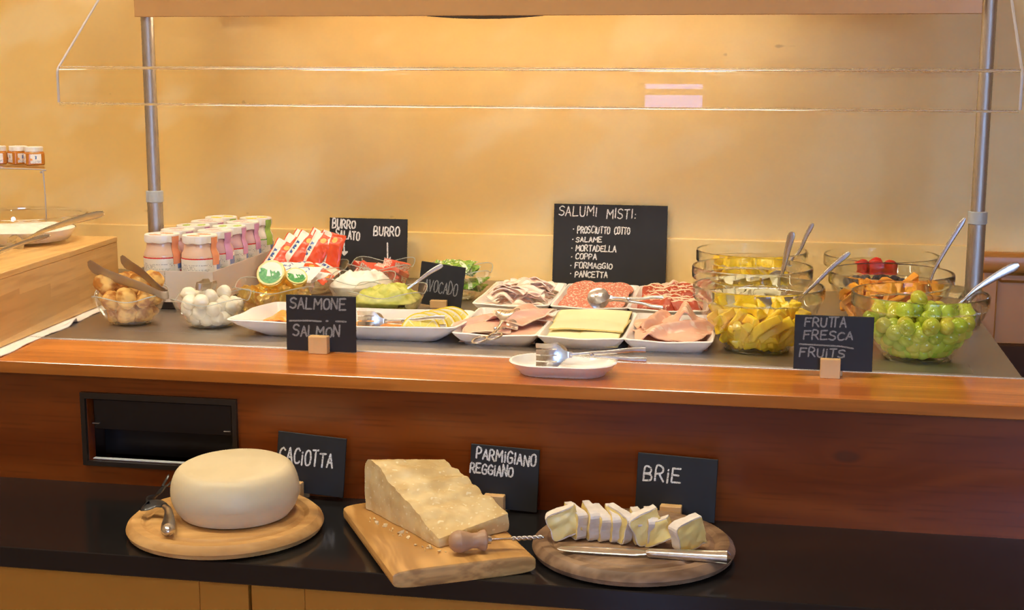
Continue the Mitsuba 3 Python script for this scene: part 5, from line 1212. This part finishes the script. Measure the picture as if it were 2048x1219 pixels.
for i in range(12):
    a = i / 11
    W = T().translate([gx_ - .022 + .046 * a + .004 * math.sin(i * 3), gy_ - .012 + .02 * math.sin(i * 2.3), ZT + (.050 + .012 * math.sin(a * math.pi) if i < 9 else .022 + .006 * (i - 9))]).rotate([0, 0, 1], -24 + 9 * math.sin(i * 1.7)).rotate([1, 0, 0], 46 - 34 * a).rotate([0, 1, 0], 8 * math.sin(i))
    solo('green_packet', GPK[i % 3], None, 'green and white packet fanned in the bowl behind the AVOCADO sign', 'packet', 'green packets', to_world=W)
# soft white cheese, mashed avocado
sqr = lambda R: (lambda q, n: sq_xy(np.arange(n) * 2 * np.pi / n, 1) * R * max(q, .001))
cxx, cyy = SB['film'][:2]
solo('soft_cheese', mound(.055, .038, .026, 9, .022, sq=sqr(.054)), CREAM, 'smooth mound of soft white cheese in the small glass bowl behind the avocado', 'cheese', smooth=True, to_world=M4((cxx, cyy, ZT)))
def f_avo(p, n, uv):
    a = fbm(p.x * 60, p.y * 60, p.z * 60, 3)
    return mix((0.36, 0.40, 0.045), (0.62, 0.62, 0.16), smoothstep(0.3, 0.7, a))
AVO = mat('avocado', pr(proc(f_avo), 0.4, specular=0.4))
axx, ayy = SB['avocado'][:2]
solo('mashed_avocado', mound(.058, .032, .026, 12, .024, n=44, sq=sqr(.057)), AVO, 'mashed green avocado heaped in the glass bowl behind the salmon platter', 'avocado', smooth=True, to_world=M4((axx - .002, ayy, ZT)))
spoon('steel spoon leaning out of the mashed avocado', (-.650, 2.402, 1.138), (-.629, 2.412, 1.154), (-.585, 2.420, 1.1835), wide=.0045)
# spring tongs
def spring_tongs(label, tipA, tipB, end, wid=.0125, head=.0170):
    t = thing('spring_tongs', label, 'tongs'); A, B, E = map(np.array, (tipA, tipB, end)); ax = (A + B) / 2 - E; ax /= np.linalg.norm(ax); sd = (A - B) / np.linalg.norm(A - B); n = 26
    up_ = np.cross(ax, sd)
    for P, s, nm in ((A, 1, 'arm'), (B, -1, 'arm')):
        path = smooth_path([E + sd * s * .0058 + ax * .004, E + sd * s * .009 + ax * .030, E + (P - E) * .62 + sd * s * .006, P], n); u = np.linspace(0, 1, n)
        add(nm, sweep(path, np.interp(u, [0, .2, .6, .82, .95, 1], [wid * .75, wid * .8, wid, wid * 1.0, head, head * .45]), np.interp(u, [0, 1], [.0012, .0009]), 14, side=up_, power=2.4), SATIN, smooth=40, parent=t)
    a = np.linspace(-math.pi / 2, math.pi / 2, 14)
    add('bow', sweep([E + ax * .004 - ax * math.cos(q) * .0062 + sd * math.sin(q) * .0058 for q in a], wid * .78, .0011, 14, side=up_, power=2.6), SATIN, smooth=40, parent=t)
    return t
spring_tongs('large steel spring tongs lying on the golden pastry balls', (-1.166, 2.236, 1.1935), (-1.118, 2.262, 1.2000), (-1.020, 2.222, 1.1485))
spring_tongs('small steel spring tongs standing in the mozzarella bowl, bent end to the guest', (-.954, 2.285, 1.158), (-.968, 2.288, 1.160), (-.9615, 2.226, 1.1640), wid=.0085, head=.008)
